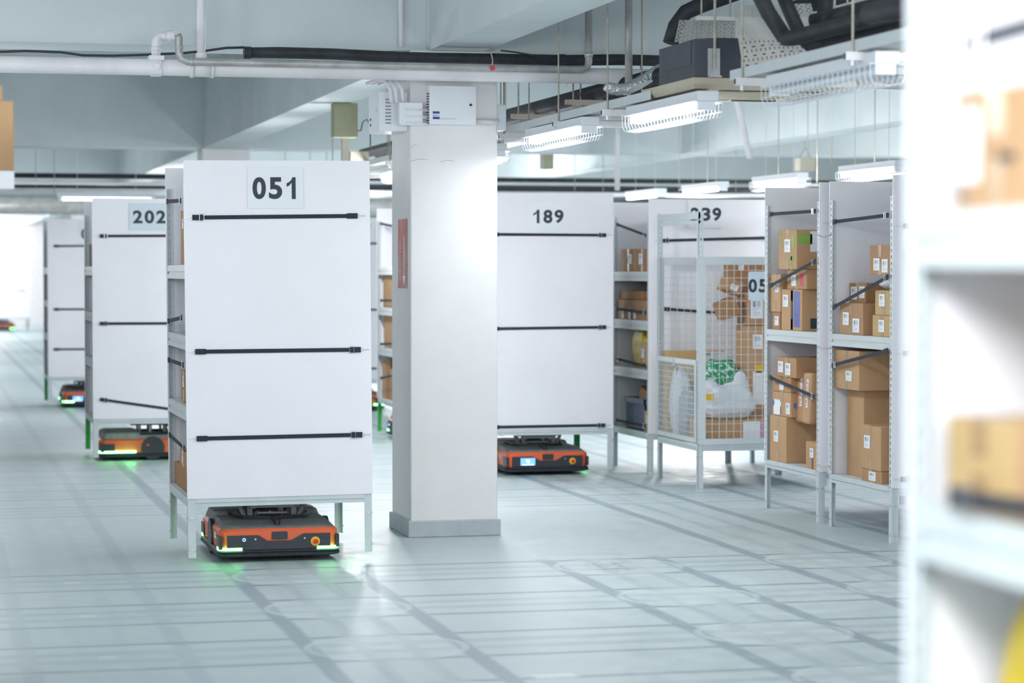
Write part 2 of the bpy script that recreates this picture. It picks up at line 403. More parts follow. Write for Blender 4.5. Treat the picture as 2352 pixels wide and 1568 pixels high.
def empty(name, loc, label, cat, group=None, rz=0.0):
    o = bpy.data.objects.new(name, None); COL.objects.link(o); o.empty_display_size = 0.1
    o.location = loc; o.rotation_euler = (0, 0, rz)
    return tag(o, label, cat, group)
def text(name, s, h, m, parent, c, right, up, bold=0.0, depth=0.001, fit=None):
    cu = bpy.data.curves.new('tmp_text', 'FONT'); cu.body = s; cu.align_x = 'CENTER'; cu.align_y = 'CENTER'
    cu.size = 1.0; cu.offset = bold; cu.space_character = 1.04
    ob = bpy.data.objects.new('tmp_text', cu); COL.objects.link(ob)
    bpy.context.view_layer.update()
    dg = bpy.context.evaluated_depsgraph_get()
    me = bpy.data.meshes.new_from_object(ob.evaluated_get(dg))
    bpy.data.objects.remove(ob); bpy.data.curves.remove(cu)
    xs = [v.co.x for v in me.vertices]; ys = [v.co.y for v in me.vertices]
    cx, cy = (min(xs) + max(xs)) / 2, (min(ys) + max(ys)) / 2
    k = h / (max(ys) - min(ys)); kx = k if fit is None else fit / (max(xs) - min(xs))
    right = Vector(right).normalized(); up = Vector(up).normalized(); c = Vector(c); nn = right.cross(up)
    for v in me.vertices:
        v.co = c + right * ((v.co.x - cx) * kx) + up * ((v.co.y - cy) * k) + nn * depth
    me.name = name; me.materials.clear(); me.materials.append(M[m])
    o = bpy.data.objects.new(name, me); COL.objects.link(o)
    if parent is not None: o.parent = parent
    return o
ONE = [(1, 0), (1, 1), (.65, 1), (.5, .86), (.28, .78), (0, .72), (0, .56), (.30, .62), (.56, .75), (.56, 0)]
def digits(s_, h, fit, parent, c, depth=.0006):
    """bold number, one mesh, facing -y"""
    vs, fs = [], []; c = Vector(c)
    adv, gw = .77, .63
    tot = adv * (len(s_) - 1) + gw; k = fit / tot; x = -fit / 2
    for ch in s_:
        b = len(vs)
        if ch == '1':
            vs += [c + Vector((x + (.07 + px_ * .43) * k, -depth, (py_ - .5) * h)) for px_, py_ in ONE]
            n = len(ONE)
            for tri in ((0, 1, 2, 9), (9, 2, 3, 8), (8, 3, 4, 7), (7, 4, 5, 6)): fs.append([b + q for q in tri])
        else:
            cu = bpy.data.curves.new('tmp_text', 'FONT'); cu.body = ch; cu.size = 1.0; cu.offset = .035
            ob = bpy.data.objects.new('tmp_text', cu); COL.objects.link(ob); bpy.context.view_layer.update()
            me = bpy.data.meshes.new_from_object(ob.evaluated_get(bpy.context.evaluated_depsgraph_get()))
            bpy.data.objects.remove(ob); bpy.data.curves.remove(cu)
            xs = [v.co.x for v in me.vertices]; ys = [v.co.y for v in me.vertices]
            for v in me.vertices:
                vs.append(c + Vector((x + (v.co.x - min(xs)) / (max(xs) - min(xs)) * gw * k, -depth, ((v.co.y - min(ys)) / (max(ys) - min(ys)) - .5) * h)))
            fs += [[b + q for q in p_.vertices] for p_ in me.polygons]
            bpy.data.meshes.remove(me)
        x += adv * k
    me = bpy.data.meshes.new('digits'); me.from_pydata([tuple(v) for v in vs], [], fs); me.materials.append(M['ink'])
    o = bpy.data.objects.new('digits', me); COL.objects.link(o); o.parent = parent
    return o
XR, YR, UZ = (1, 0, 0), (0, 1, 0), (0, 0, 1)
def structure(o): o['kind'] = 'structure'; return o

# ------------------------------------------------------------------ the hall
structure(box1(-14, 30, -8, 90, -0.3, 0).build('floor', 'floor'))
structure(box1(-14, 30, -8, 90, 4.5, 4.7).build('ceiling', 'concrete'))
structure(box1(-14, 30, 86, 86.3, 0, 4.5).build('wall_back', 'wall'))
structure(box1(-14, -13.7, -8, 90, 0, 4.5).build('wall_left', 'wall'))
structure(box1(29.7, 30, -8, 90, 0, 4.5).build('wall_right', 'concrete'))
BZ = 3.48
TY = [(17.0, 17.6), (31.2, 31.8), (44.8, 45.4), (58.4, 59.0), (72, 72.6)]
k = 0
for i, (a, b) in enumerate(TY):
    k += 1
    structure(box1(-13.7, 29.7, a, b, BZ + 0.002, 4.5).build('trim_%d' % k, 'concrete'))
for x0, x1 in ((3.53, 3.93), (9.97, 10.4), (-2.9, -2.5)):
    k += 1
    structure(box1(x0, x1, -8, 86, BZ, 4.5).build('trim_%d' % k, 'concrete'))
def column(x0, x1, y0, y1, label, ph=0.12):
    e = empty('pillar', ((x0 + x1) / 2, (y0 + y1) / 2, 0), label, 'pillar')
    cx, cy = (x0 + x1) / 2, (y0 + y1) / 2
    hx, hy = (x1 - x0) / 2, (y1 - y0) / 2
    box1(-hx + .02, hx - .02, -hy + .02, hy - .02, 0.0, BZ).build('shaft', 'pillar', e, bevel=0.012)
    box1(-hx, hx, -hy, hy, 0.0, ph).build('plinth', 'plinth', e, bevel=0.008)
    return e
main_pillar = column(3.37, 4.05, 16.92, 17.66, 'wide white square pillar with grey plinth beside the shelf numbered 051')
column(3.5, 4.16, 31.2, 31.8, 'distant white pillar whose top rises behind the shelf numbered 051')
column(3.5, 4.16, 58.4, 59.0, 'farthest white pillar in the centre row, far behind the racks')
# crack lines and sticker on the main pillar
hx = 0.32
s = MB()
for (a, b) in (((-0.315, 2.69), (-0.19, 2.70)), ((-0.10, 2.685), (0.0, 2.692)), ((-0.315, 2.78), (-0.27, 2.81))):
    s.tube([(a[0], -0.3505, a[1]), ((a[0] + b[0]) / 2, -0.3505, (a[1] + b[1]) / 2 + .01), (b[0], -0.3505, b[1])], 0.0012, 5)
s.build('hairline_crack', 'grey_print', main_pillar)
sx = 3.39
a = P(915, 502, X=sx); b = P(936, 663, X=sx)
y0, y1 = b.y, a.y
st = empty('notice_sticker', (sx, (y0 + y1) / 2, 0), 'faded red arrow notice stuck on the left side of the pillar', 'sticker')
cz = 1.91 - (582 - 621) * 0.00312
MB().plate((-0.002, 0, cz), (0, -1, 0), UZ, abs(y1 - y0), 0.50).build('backing', 'red_sign', st)
s = MB(); s.plate((-0.004, -0.06, cz - 0.03), (0, -1, 0), UZ, 0.02, 0.32)
s.prism([(-0.05, 0), (0.05, 0), (0, -0.07)], lambda p_, k_: (-0.004 - .001 * k_, -0.06 - p_[0], cz - 0.16 + p_[1]))
s.build('arrow', 'paper', st)
text('lettering', 'FIRE EXIT BOX', 0.05, 'paper', st, (-0.004, 0.08, cz - 0.06), (0, 0, -1), (0, -1, 0), fit=0.28)

# ------------------------------------------------------------------ shelf pods
FRAMEZ = 0.385
def strap(parent, a, b, normal, wdt=0.026, buckle=1, hook=0.06, thick_end=True):
    """webbing from a to b (parent's local space), wire hooks beyond both ends"""
    a, b, n = Vector(a), Vector(b), Vector(normal)
    d = (b - a).normalized(); up = n.cross(d).normalized()
    A, B = a + d * hook, b - d * hook
    s = MB(); s.obox((A + B) / 2, d, up, n, (B - A).length / 2, wdt / 2, 0.0015)
    if thick_end:
        for q, sg in ((A, 1), (B, -1)): s.obox(q + d * sg * 0.03 + n * 0.002, d, up, n, 0.035, wdt * 0.68, 0.003)
    st = s.build('strap', 'strap', parent)
    q = (A + d * 0.055) if buckle == 0 else (B - d * 0.055)
    s = MB()
    for off in (-0.014, 0.014):
        c = q + d * off + n * 0.006
        s.tube([c - up * wdt * 0.8, c + up * wdt * 0.8], 0.002, 6)
    s.tube([q - d * 0.014 + up * wdt * .8 + n * .006, q + d * .014 + up * wdt * .8 + n * .006], 0.002, 6)
    s.tube([q - d * 0.014 - up * wdt * .8 + n * .006, q + d * .014 - up * wdt * .8 + n * .006], 0.002, 6)
    s.build('buckle', 'chrome', st)
    for q, e_, sg in ((A, a, -1), (B, b, 1)):
        m_ = q + d * sg * hook * 0.45
        MB().tube([q + up * wdt * .6, m_, q - up * wdt * .6], 0.0015, 5).tube([m_, e_], 0.0015, 5).build('hook', 'wire', st)
    return st
def number_plate(parent, s_, cx, cz, h, fit, pw, ph, y, paper='paper', bold=0.035):
    pl = MB().plate((cx, y, cz), XR, UZ, pw, ph, 0.001).build('number_plate', paper, parent)
    digits(s_, h, fit, pl, (cx, y - 0.0016, cz))
    return pl
def pod(label, X0, Y0, lift=0.0, levels=(0.98, 1.44, 1.90), number=None, num_at=None, front_straps=(), side_straps=(),
        detail=True, tilt=0.0, panel_front=True, panel_back=True, green=(), group='white mobile shelves', W=1.21, D=1.2, H=2.575, plate_mat='paper', bulge=0.0, extra_side='left'):
    e = empty('mobile_shelf', (X0 + W / 2, Y0 + D / 2, lift), label, 'shelf', group)
    e.rotation_euler = (0, tilt, 0)
    hx, hy = W / 2, D / 2
    for nm, y, on in (('front_panel', -hy - 0.008, panel_front), ('back_panel', hy + 0.002, panel_back)):
        if not on: continue
        s = MB()
        # board bowed very slightly, in strips
        N = 12; pts = []
        for i in range(N + 1):
            x = -hx - .004 + (W + .008) * i / N
            pts.append((x, y - 0.004 * math.sin(math.pi * i / N) * (1 if y < 0 else -1) * (1 + bulge)))
        for i in range(N):
            (xa, ya), (xb, yb) = pts[i], pts[i + 1]
            vs = [(xa, ya, FRAMEZ), (xb, yb, FRAMEZ), (xb, yb, H), (xa, ya, H), (xa, ya + .006, FRAMEZ), (xb, yb + .006, FRAMEZ), (xb, yb + .006, H), (xa, ya + .006, H)]
            fs = [(0, 1, 2, 3), (7, 6, 5, 4), (3, 2, 6, 7), (4, 5, 1, 0)]
            if i == 0: fs.append((0, 3, 7, 4))
            if i == N - 1: fs.append((1, 5, 6, 2))
            s.add(vs, fs)
        s.build(nm, 'panel', e)
    for sx_ in (-1, 1):
        for sy in (-1, 1):
            g = (sx_, sy) in green
            cx, cy = sx_ * hx, sy * hy
            fw = 0.046
            s = MB()
            s.box(cx, cx - sx_ * fw, cy, cy - sy * 0.0025, FRAMEZ + .001, 2.43)
            s.box(cx, cx - sx_ * 0.0025, cy - sy * .003, cy - sy * fw, FRAMEZ + .001, 2.43)
            s.build('post', 'perf', e, loc=(cx, cy, 0))
            s = MB()
            s.box(cx, cx - sx_ * 0.05, cy, cy - sy * 0.003, 0, FRAMEZ)
            s.box(cx, cx - sx_ * 0.003, cy - sy * .0031, cy - sy * 0.05, 0, FRAMEZ)
            lg = s.build('leg', 'green_lit_leg' if g else 'steel', e)
            if g: lg['label'] = 'leg coloured by green robot lamplight'
            if detail:
                for bz in (0.26, 0.055):
                    c = (cx - sx_ * 0.025, cy + sy * 0.002, bz)
                    MB().tube([c, (c[0], c[1] + sy * 0.006, c[2])], 0.009, 10).build('bolt', 'bolt', lg)
                    c = (cx + sx_ * 0.002, cy - sy * 0.025, bz)
                    MB().tube([c, (c[0] + sx_ * 0.006, c[1], c[2])], 0.009, 10).build('bolt', 'bolt', lg)
    for sy in (-1, 1):
        s = MB().box(-hx + .05, hx - .05, sy * (hy - .001), sy * (hy - .004), 0.333, FRAMEZ - .001)
        s.box(-hx + .05, hx - .05, sy * hy, sy * (hy + .006), 0.358, FRAMEZ - .001).box(-hx + .05, hx - .05, sy * (hy), sy * (hy - .03), 0.330, 0.333)
        s.build('base_rail', 'steel', e)
    for sx_ in (-1, 1):
        s = MB().box(sx_ * (hx - .001), sx_ * (hx - .004), -hy + .05, hy - .05, 0.333, FRAMEZ - .001)
        s.box(sx_ * hx, sx_ * (hx + .006), -hy + .05, hy - .05, 0.358, FRAMEZ + .008).box(sx_ * hx, sx_ * (hx - .03), -hy + .05, hy - .05, 0.330, 0.333)
        s.build('base_rail', 'steel', e)
    box1(-hx + .004, hx - .004, -hy + .004, hy - .004, FRAMEZ + .001, FRAMEZ + 0.006).build('bottom_shelf', 'deck', e)
    for z in levels:
        box1(-hx + .006, hx - .006, -hy + .006, hy - .006, z - 0.006, z).build('shelf', 'deck', e)
        for sx_ in (-1, 1):
            s = MB()
            x = sx_ * (hx - .001)
            s.box(x, x - sx_ * .022, -hy + .004, hy - .004, z - 0.042, z - 0.002)
            s.box(x + sx_ * .003, x - sx_ * .022, -hy + .004, hy - .004, z - 0.090, z - 0.060)
            s.box(x - sx_ * .006, x - sx_ * .022, -hy + .004, hy - .004, z - 0.060, z - 0.042)
            s.build('shelf_beam', 'deck', e)
    # thin divider board between the two sides
    box1(-0.003, 0.003, -hy + .01, hy - .01, FRAMEZ + .006, 2.43).build('divider', 'panel', e)
    O = Vector((X0 + W / 2, Y0 + D / 2, lift))
    for it in front_straps:
        (xa, ya), (xb, yb) = it[0], it[1]; bk = it[2] if len(it) > 2 else 1
        a = P(xa, ya, Y=Y0 - .014) - O; b = P(xb, yb, Y=Y0 - .014) - O
        strap(e, (a.x, -hy - .016, a.z), (b.x, -hy - .016, b.z), (0, -1, 0), buckle=bk)
    for it in side_straps:
        (xa, ya), (xb, yb) = it[0], it[1]; bk = it[2] if len(it) > 2 else 1
        a = P(xa, ya, X=X0 - .01) - O; b = P(xb, yb, X=X0 - .01) - O
        strap(e, (-hx - .010, min(a.y, hy - .02), a.z), (-hx - .010, max(b.y, -hy + .02), b.z), (-1, 0, 0), buckle=bk, hook=0.035)
    if number:
        cx_, cy_, h_, f_, pw_, ph_ = num_at
        c = P(cx_, cy_, Y=Y0 - .01) - O
        number_plate(e, number, c.x, c.z, h_, f_, pw_, ph_, -hy - 0.0165, paper=plate_mat)
    return e

pod051 = pod('white board shelf numbered 051 with three black straps, carried by robot before the pillar', 1.67, 15.68, 0.05,
    number='051', num_at=(639, 432, 0.142, 0.300, 0.365, 0.262), tilt=math.radians(-0.45),
    front_straps=[((428, 498), (846, 497), 0), ((432, 806), (851, 804), 1), ((434, 1006), (853, 999), 1)],
    side_straps=[((389, 461), (424, 459)), ((389, 736), (424, 727)), ((389, 824), (427, 837)), ((390, 995), (428, 1030))])
pod202 = pod('grey-white shelf numbered 202 with drooping lowest strap, left of shelf 051', 1.65, 24.29, 0.05, detail=True,
    levels=(0.98, 1.44, 1.90), number='202', num_at=(343, 498, 0.13, 0.325, 0.40, 0.27), plate_mat='paper_blue',
    front_straps=[((216, 542), (505, 541), 0), ((216, 743), (505, 742), 0), ((217, 915), (505, 955), 0)], green=((-1, 1), (1, 1)))
podfar0 = pod('dim blue-grey shelf half hidden behind shelf 202', 1.70, 34.02, 0.05, detail=False,
    levels=(0.98, 1.44, 1.90), number='068', num_at=(214, 537, 0.14, 0.33, 0.40, 0.27),
    front_straps=[((114, 565), (310, 564), 0), ((114, 710), (310, 710), 0), ((114, 802), (310, 801), 0)], green=((-1, 1),))
podfarthest = pod('farthest overexposed white shelf by the bright back wall', 2.09, 77.38, 0.05, detail=False, levels=(0.98, 1.9),
    number='213', num_at=(22, 576, 0.14, 0.32, 0.40, 0.27),
    front_straps=[((-18, 597), (62, 599), 0), ((-18, 668), (62, 668), 0)])
podmid = pod('shelf seen in the gap left of the pillar, green leg and open side', 5.12, 26.33, 0.05, detail=False,
    levels=(0.98, 1.44, 1.90), side_straps=[((873, 513), (906, 520)), ((873, 690), (906, 690)), ((873, 790), (906, 789)), ((873, 869), (906, 861))], green=((-1, 1),))
podback = pod('white shelf mostly hidden behind shelf 051, a strip showing by its right edge', 5.12, 32.3, 0.05, detail=False,
    number='017', num_at=(824, 528, 0.14, 0.32, 0.40, 0.27), front_straps=[((716, 559), (912, 559)), ((716, 711), (912, 711)), ((716, 846), (912, 846))])
pod189 = pod('clean white shelf numbered 189 with three straps, right of the pillar', 5.07, 21.75, 0.05,
    number='189', num_at=(1258, 497, 0.125, 0.30, 0.35, 0.26),
    front_straps=[((1116, 538), (1405, 540), 1), ((1116, 755), (1405, 751), 1), ((1117, 981), (1403, 976), 1)], green=((1, 1),))
podC = pod('open-sided shelf with crate and yellow mailer, number 239 on its white board', 6.58, 21.58, 0.0,
    number='239', num_at=(1621, 492, 0.125, 0.30, 0.35, 0.26), levels=(0.98, 1.44, 1.90),
    front_straps=[((1505, 553), (1790, 545), 0), ((1508, 708), (1790, 728), 0)],
    side_straps=[((1414, 514), (1490, 541)), ((1414, 709), (1490, 718)), ((1414, 823), (1490, 842), 0), ((1414, 964), (1490, 979))])
podA = pod('open-sided shelf holding the blue-printed box, second from the right aisle end', 6.59, 17.2, 0.0, levels=(1.44,),
    side_straps=[((1765, 492), (1884, 484)), ((1765, 659), (1884, 597)), ((1764, 864), (1882, 914))],
    front_straps=[((1890, 512), (2210, 512)), ((1890, 800), (2210, 800))])
podB = pod('open-sided shelf holding the tall carton, nearest of the right aisle row', 6.59, 15.78, 0.0, levels=(1.44,),
    side_straps=[((1910, 510), (2052, 493)), ((1910, 708), (2052, 633)), ((1908, 840), (2052, 804), 0)],
    front_straps=[((2058, 519), (2400, 512), 0), ((2058, 812), (2400, 806), 0), ((2052, 1101), (2400, 1092), 0)])
podE = pod('plain shelf behind the cage, only its dark legs visible under the cage', 8.0, 21.58, 0.0, detail=False, levels=(1.44,))
podN = pod('blurred overexposed shelf in the right foreground', 1.578, 2.5, 0.0, levels=(1.05, 1.53, 2.005), detail=True, D=1.205, H=2.7,
    side_straps=[((2197, 107), (2500, 20), 0), ((2168, 1138), (2500, 1186), 0)])
podL = pod('shelf outside the left edge, only a tray of its top shelf reaching into view', -0.98, 10.65, 0.0, detail=False, levels=(1.05, 1.9, P(30, 395, Y=11.5).z - .086), W=1.2)

# mesh cage shelf between C and A
def grid(s, axis, c, u0, u1, z0, z1, pitch, r=0.0022):
    nu = max(1, round((u1 - u0) / pitch)); nz_ = max(1, round((z1 - z0) / pitch))
    for i in range(nu + 1):
        u = u0 + (u1 - u0) * i / nu
        if axis == 'y': s.box(u - r, u + r, c - r, c + r, z0, z1)
        else: s.box(c - r, c + r, u - r, u + r, z0, z1)
    for i in range(nz_ + 1):
        z = z0 + (z1 - z0) * i / nz_
        if axis == 'y': s.box(u0, u1, c + r, c + 3 * r, z - r, z + r)
        else: s.box(c + r, c + 3 * r, u0, u1, z - r, z + r)
    return s
CX0, CY0, CW, CD = 6.60, 20.16, 1.2, 1.2
cage = empty('cage_shelf', (CX0 + CW / 2, CY0 + CD / 2, 0), 'grey wire mesh cage shelf filled with parcels, sign starting 05', 'cage shelf')
hx, hy = CW / 2, CD / 2
for sx_ in (-1, 1):
    for sy in (-1, 1):
        cx, cy = sx_ * hx, sy * hy
        s = MB().box(cx, cx - sx_ * 0.046, cy, cy - sy * 0.0025, FRAMEZ, 2.43).box(cx, cx - sx_ * 0.0025, cy, cy - sy * 0.046, FRAMEZ, 2.43)
        s.build('post', 'perf', cage, loc=(cx, cy, 0))
        s = MB().box(cx, cx - sx_ * 0.05, cy, cy - sy * 0.003, 0, FRAMEZ).box(cx, cx - sx_ * 0.003, cy, cy - sy * 0.05, 0, FRAMEZ)
        lg = s.build('leg', 'steel', cage)
        for bz in (0.28, 0.055):
            MB().tube([(cx - sx_ * 0.025, cy, bz), (cx - sx_ * .025, cy + sy * .008, bz)], 0.009, 10).build('bolt', 'bolt', lg)
            MB().tube([(cx, cy - sy * 0.025, bz), (cx + sx_ * .008, cy - sy * .025, bz)], 0.009, 10).build('bolt', 'bolt', lg)
for sy in (-1, 1):
    MB().box(-hx + .05, hx - .05, sy * (hy - .001), sy * (hy - .004), 0.325, FRAMEZ - .001).box(-hx + .05, hx - .05, sy * hy, sy * (hy + .005), .355, FRAMEZ).build('base_rail', 'steel', cage)
for sx_ in (-1, 1):
    MB().box(sx_ * (hx - .001), sx_ * (hx - .004), -hy + .05, hy - .05, 0.325, FRAMEZ - .001).box(sx_ * hx, sx_ * (hx + .005), -hy + .05, hy - .05, .355, FRAMEZ).build('base_rail', 'steel', cage)
    MB().box(sx_ * (hx - .003), sx_ * (hx - .02), -hy, hy, 2.32, 2.35).box(sx_ * (hx + .004), sx_ * (hx - .02), -hy, hy, 2.36, 2.42).build('top_rail', 'steel', cage)
box1(-hx + .004, hx - .004, -hy + .004, hy - .004, FRAMEZ + .001, FRAMEZ + 0.006).build('bottom_shelf', 'deck', cage)
for nm, y in (('front_mesh', -hy - .012), ('back_mesh', hy + .012)):
    s = MB(); grid(s, 'y', y, -hx + .06, hx - .01, .43, 1.98, 0.066)
    yy0, yy1 = (y - .006, y + .008)
    s.box(-hx + .0, -hx + .065, yy0, yy1, .436, 1.959)
    s.box(hx - .03, hx, yy0, yy1, .436, 1.959)
    s.box(-hx, hx, yy0, yy1, 1.96, 2.03).box(-hx, hx, yy0, yy1, .387, .435)
    s.build(nm, 'steel', cage)
s = MB(); grid(s, 'x', -hx - .012, -hy + .05, hy - .03, .43, 1.10, 0.052)
s.box(-hx - .018, -hx - .004, -hy + .03, hy - .01, 1.08, 1.125).box(-hx - .018, -hx - .004, -hy + .03, hy - .01, .40, .44)
s.box(-hx - .018, -hx - .004, -hy + .03, -hy + .055, .441, 1.079).box(-hx - .018, -hx - .004, hy - .035, hy - .01, .441, 1.079)
s.build('half_gate', 'steel', cage)
MB().box(-hx - .026, -hx - .018, 0.0, 0.05, 1.05, 1.13).build('gate_latch', 'chrome', cage)
s = MB(); grid(s, 'x', hx + .012, -hy + .05, hy - .03, .43, 1.98, 0.066); s.build('side_mesh', 'steel', cage)
O = Vector((CX0 + hx, CY0 + hy, 0))
c = P(1752, 656, Y=CY0 - .02) - O
number_plate(cage, '054', c.x, c.z, 0.118, 0.27, 0.27, 0.25, -hy - 0.026, paper='paper_blue')
for px, py in ((1716, 622), (1716, 690)):
    q = P(px, py, Y=CY0 - .03) - O
    MB().tube([q + Vector((-.012, 0, .015)), q, q + Vector((.018, 0, -.004)), q + Vector((-.004, 0, -.02))], 0.0035, 6).build('red_tie', 'red', cage)
c = P(1671, 655, Y=CY0 + CD) - O
MB().plate((c.x, hy - 0.002, c.z), XR, UZ, .37, .26).build('back_plate', 'paper', cage)
# string ties between neighbouring pods
for i, (a, b, lab) in enumerate((
        ((1884, 540, podA), (1906, 540, podB), 'upper string tying the two nearest aisle shelves together'),
        ((1884, 795, podA), (1906, 795, podB), 'middle string tying the two nearest aisle shelves together'),
        ((1882, 1064, podA), (1906, 1062, podB), 'lowest string tying the two nearest aisle shelves together'))):
    pa = P(a[0], a[1], Y=17.2 - 0.02); pb = Vector((pa.x - 0.02, 16.98, pa.z))
    tag(MB().tube([Vector((6.585, 17.23, pa.z)), Vector((6.575, 17.08, pa.z - .012)), Vector((6.585, 16.95, pa.z))], 0.003, 6).build('tie_string', 'rod'), lab, 'string', 'strings between the right aisle shelves')

# ------------------------------------------------------------------ mobile robots
def rrect(hx_, hy_, r_, z, n=5):
    pts = []
    for cx, cy, a0 in ((hx_ - r_, hy_ - r_, 0), (-hx_ + r_, hy_ - r_, 90), (-hx_ + r_, -hy_ + r_, 180), (hx_ - r_, -hy_ + r_, 270)):
        for i in range(n + 1):
            a = math.radians(a0 + 90 * i / n); pts.append((cx + r_ * math.cos(a), cy + r_ * math.sin(a), z))
    return pts
def corner_strip(s, hx_, hy_, r_, sx_, sy, z0, z1, run, side_run, off=0.004, n=8):
    """lamp that wraps one corner of the shell"""
    pts = []
    pts.append((sx_ * (hx_ - run), sy * hy_))
    cx, cy = sx_ * (hx_ - r_), sy * (hy_ - r_)
    for i in range(n + 1):
        a = math.radians(90 - 90 * i / n); pts.append((cx + sx_ * r_ * math.cos(a), cy + sy * r_ * math.sin(a)))
    pts.append((sx_ * hx_, sy * (hy_ - side_run)))
    for i in range(len(pts) - 1):
        (xa, ya), (xb, yb) = pts[i], pts[i + 1]
        nx, ny = (yb - ya), -(xb - xa); L = math.hypot(nx, ny) or 1; nx, ny = nx / L * off, ny / L * off
        if nx * sx_ + ny * sy < 0: nx, ny = -nx, -ny
        vs = [(xa + nx, ya + ny, z0), (xb + nx, yb + ny, z0), (xb + nx, yb + ny, z1), (xa + nx, ya + ny, z1),
              (xa - nx, ya - ny, z0), (xb - nx, yb - ny, z0), (xb - nx, yb - ny, z1), (xa - nx, ya - ny, z1)]
        s.add(vs, [(0, 1, 2, 3), (7, 6, 5, 4), (3, 2, 6, 7), (4, 5, 1, 0), (0, 3, 7, 4), (1, 5, 6, 2)])
    return s
def robot(label, x, y, rz=0.0, screen=False, lights=True, side_lights=False):
    e = empty('transport_robot', (x, y, 0), label, 'robot', 'orange shelf-carrying robots', rz)
    hx_, hy_, r_ = 0.405, 0.54, 0.07
    s = MB().loft([rrect(hx_ - .03, hy_ - .03, r_, .03), rrect(hx_, hy_, r_, .040), rrect(hx_ + .004, hy_ + .004, r_, .055), rrect(hx_ - .006, hy_ - .006, r_, .060), rrect(hx_ + .002, hy_ + .002, r_, .068), rrect(hx_ - .012, hy_ - .012, r_, .080)])
    s.build('bumper', 'bumper', e)
    s = MB().loft([rrect(hx_ - .02, hy_ - .02, r_, .078), rrect(hx_ - .012, hy_ - .012, r_, .20), rrect(hx_ - .03, hy_ - .03, r_, .217)])
    s.build('orange_cover', 'orange', e)
    s = MB().loft([rrect(hx_ - .032, hy_ - .032, r_, .2175), rrect(hx_ - .042, hy_ - .13, r_, .234), rrect(hx_ - .055, hy_ - .28, r_, .250)])
    s.build('top_cover', 'robot_grey', e)
    # raised rear hood
    s = MB().loft([[(px_, py_ + 0.30, z_) for px_, py_, z_ in rrect(hx_ - .03, .20, .05, .22)], [(px_, py_ + 0.30, z_) for px_, py_, z_ in rrect(hx_ - .05, .18, .05, .275)], [(px_, py_ + 0.30, z_) for px_, py_, z_ in rrect(hx_ - .10, .15, .05, .288)]])
    s.build('rear_hood', 'robot_grey', e)
    # dark tub round the lift
    s = MB()
    poly = [(-.26, .12), (-.24, -.10), (-.20, -.20), (0.0, -.27), (.22, -.20), (.26, -.10), (.28, .12)]
    for i in range(len(poly) - 1):
        (xa, ya), (xb, yb) = poly[i], poly[i + 1]
        s.add([(xa, ya, .236), (xb, yb, .236), (xb, yb, .275), (xa, ya, .275), (xa * .97, ya + .012, .236), (xb * .97, yb + .012, .236), (xb * .97, yb + .012, .275), (xa * .97, ya + .012, .275)],
              [(0, 1, 2, 3), (7, 6, 5, 4), (3, 2, 6, 7), (4, 5, 1, 0), (0, 3, 7, 4), (1, 5, 6, 2)])
    s.build('tub_wall', 'robot_black', e)
    # lifting mechanism
    s = MB().box(-.22, .22, -.20, .22, .352, .368).box(-.19, .19, -.17, .2, .340, .352)
    lp = s.build('lift_plate', 'robot_black', e)
    for sx_ in (-1, 1):
        MB().box(sx_ * .13, sx_ * .165, -.17, -.15, .25, .345).build('lift_post', 'robot_grey', lp)
        MB().box(sx_ * .13, sx_ * .165, .1, .12, .25, .345).build('lift_post', 'robot_grey', lp)
        MB().obox((sx_ * .2, -.13, .30), (sx_ * .5, 0, 1), (0, 1, 0), (1, 0, -sx_ * .5), .055, .012, .012).build('lift_arm', 'robot_grey', lp)
        MB().tube([(sx_ * .08, .0, .24), (sx_ * .08, .0, .35)], .02, 10).build('lift_ram', 'galv', lp)
    MB().tube([(-.10, -.165, .285), (.10, -.165, .285)], .009, 10).build('lift_roller', 'galv', lp)
    s = MB().box(-.15, .15, -.185, -.175, .322, .345); s.build('lift_crossbar', 'plinth', lp)
    MB().tube([(-.17, -.1, .26), (-.1, -.14, .31), (.02, -.15, .31), (.07, -.14, .25)], .008, 8).build('cable_loop', 'cable', lp)
    for sx_ in (-1, 1):
        wz = .124
        MB().tube([(sx_ * (hx_ - .03), 0, wz), (sx_ * (hx_ - .004), 0, wz)], .117, 28).build('drive_wheel_cover', 'robot_black', e)
        MB().tube([(sx_ * (hx_ - .006), 0.05, wz + .03), (sx_ * (hx_ - .002), 0.05, wz + .03)], .012, 8).build('wheel_mark', 'orange', e)
        for sy in (-1, 1):
            s = MB().box(sx_ * (hx_ - .03), sx_ * (hx_ - .008), sy * (hy_ - .16), sy * (hy_ - .02), .085, .17)
            s.build('side_sensor', 'robot_black', e)
    # front and rear fascia
    for sy in (-1, 1):
        yf = hy_ - .012
        poly = [(-.345, .082), (.335, .082), (.335, .180), (.155, .180), (.078, .137), (-.078, .137), (-.14, .176), (-.345, .176)]
        f = MB().prism(poly, lambda p_, k_: (p_[0] * -sy, sy * (yf - .012 + .018 * k_), p_[1])).build('fascia', 'robot_black', e)
        y0_ = sy * (yf + .008)
        MB().prism([(c_[0] * .0525 + 0.0, .171 + c_[1] * .026) for c_ in ((-1, -.8), (-.85, -1), (.85, -1), (1, -.8), (1, .8), (.85, 1), (-.85, 1), (-1, .8))],
                   lambda p_, k_: (p_[0], sy * (yf - .004 + .009 * k_), p_[1])).build('camera_window', 'robot_black', e)
        def fx_(v): return v * -sy
        xs = fx_(.235)
        b1 = MB().tube([(xs, sy * (yf), .128), (xs, y0_ + sy * .004, .128)], .031, 20).build('stop_button', 'yellow', e)
        MB().tube([(xs, y0_, .128), (xs, y0_ + sy * .028, .128)], [.012, .017], 16).build('stop_button_cap', 'red', b1)
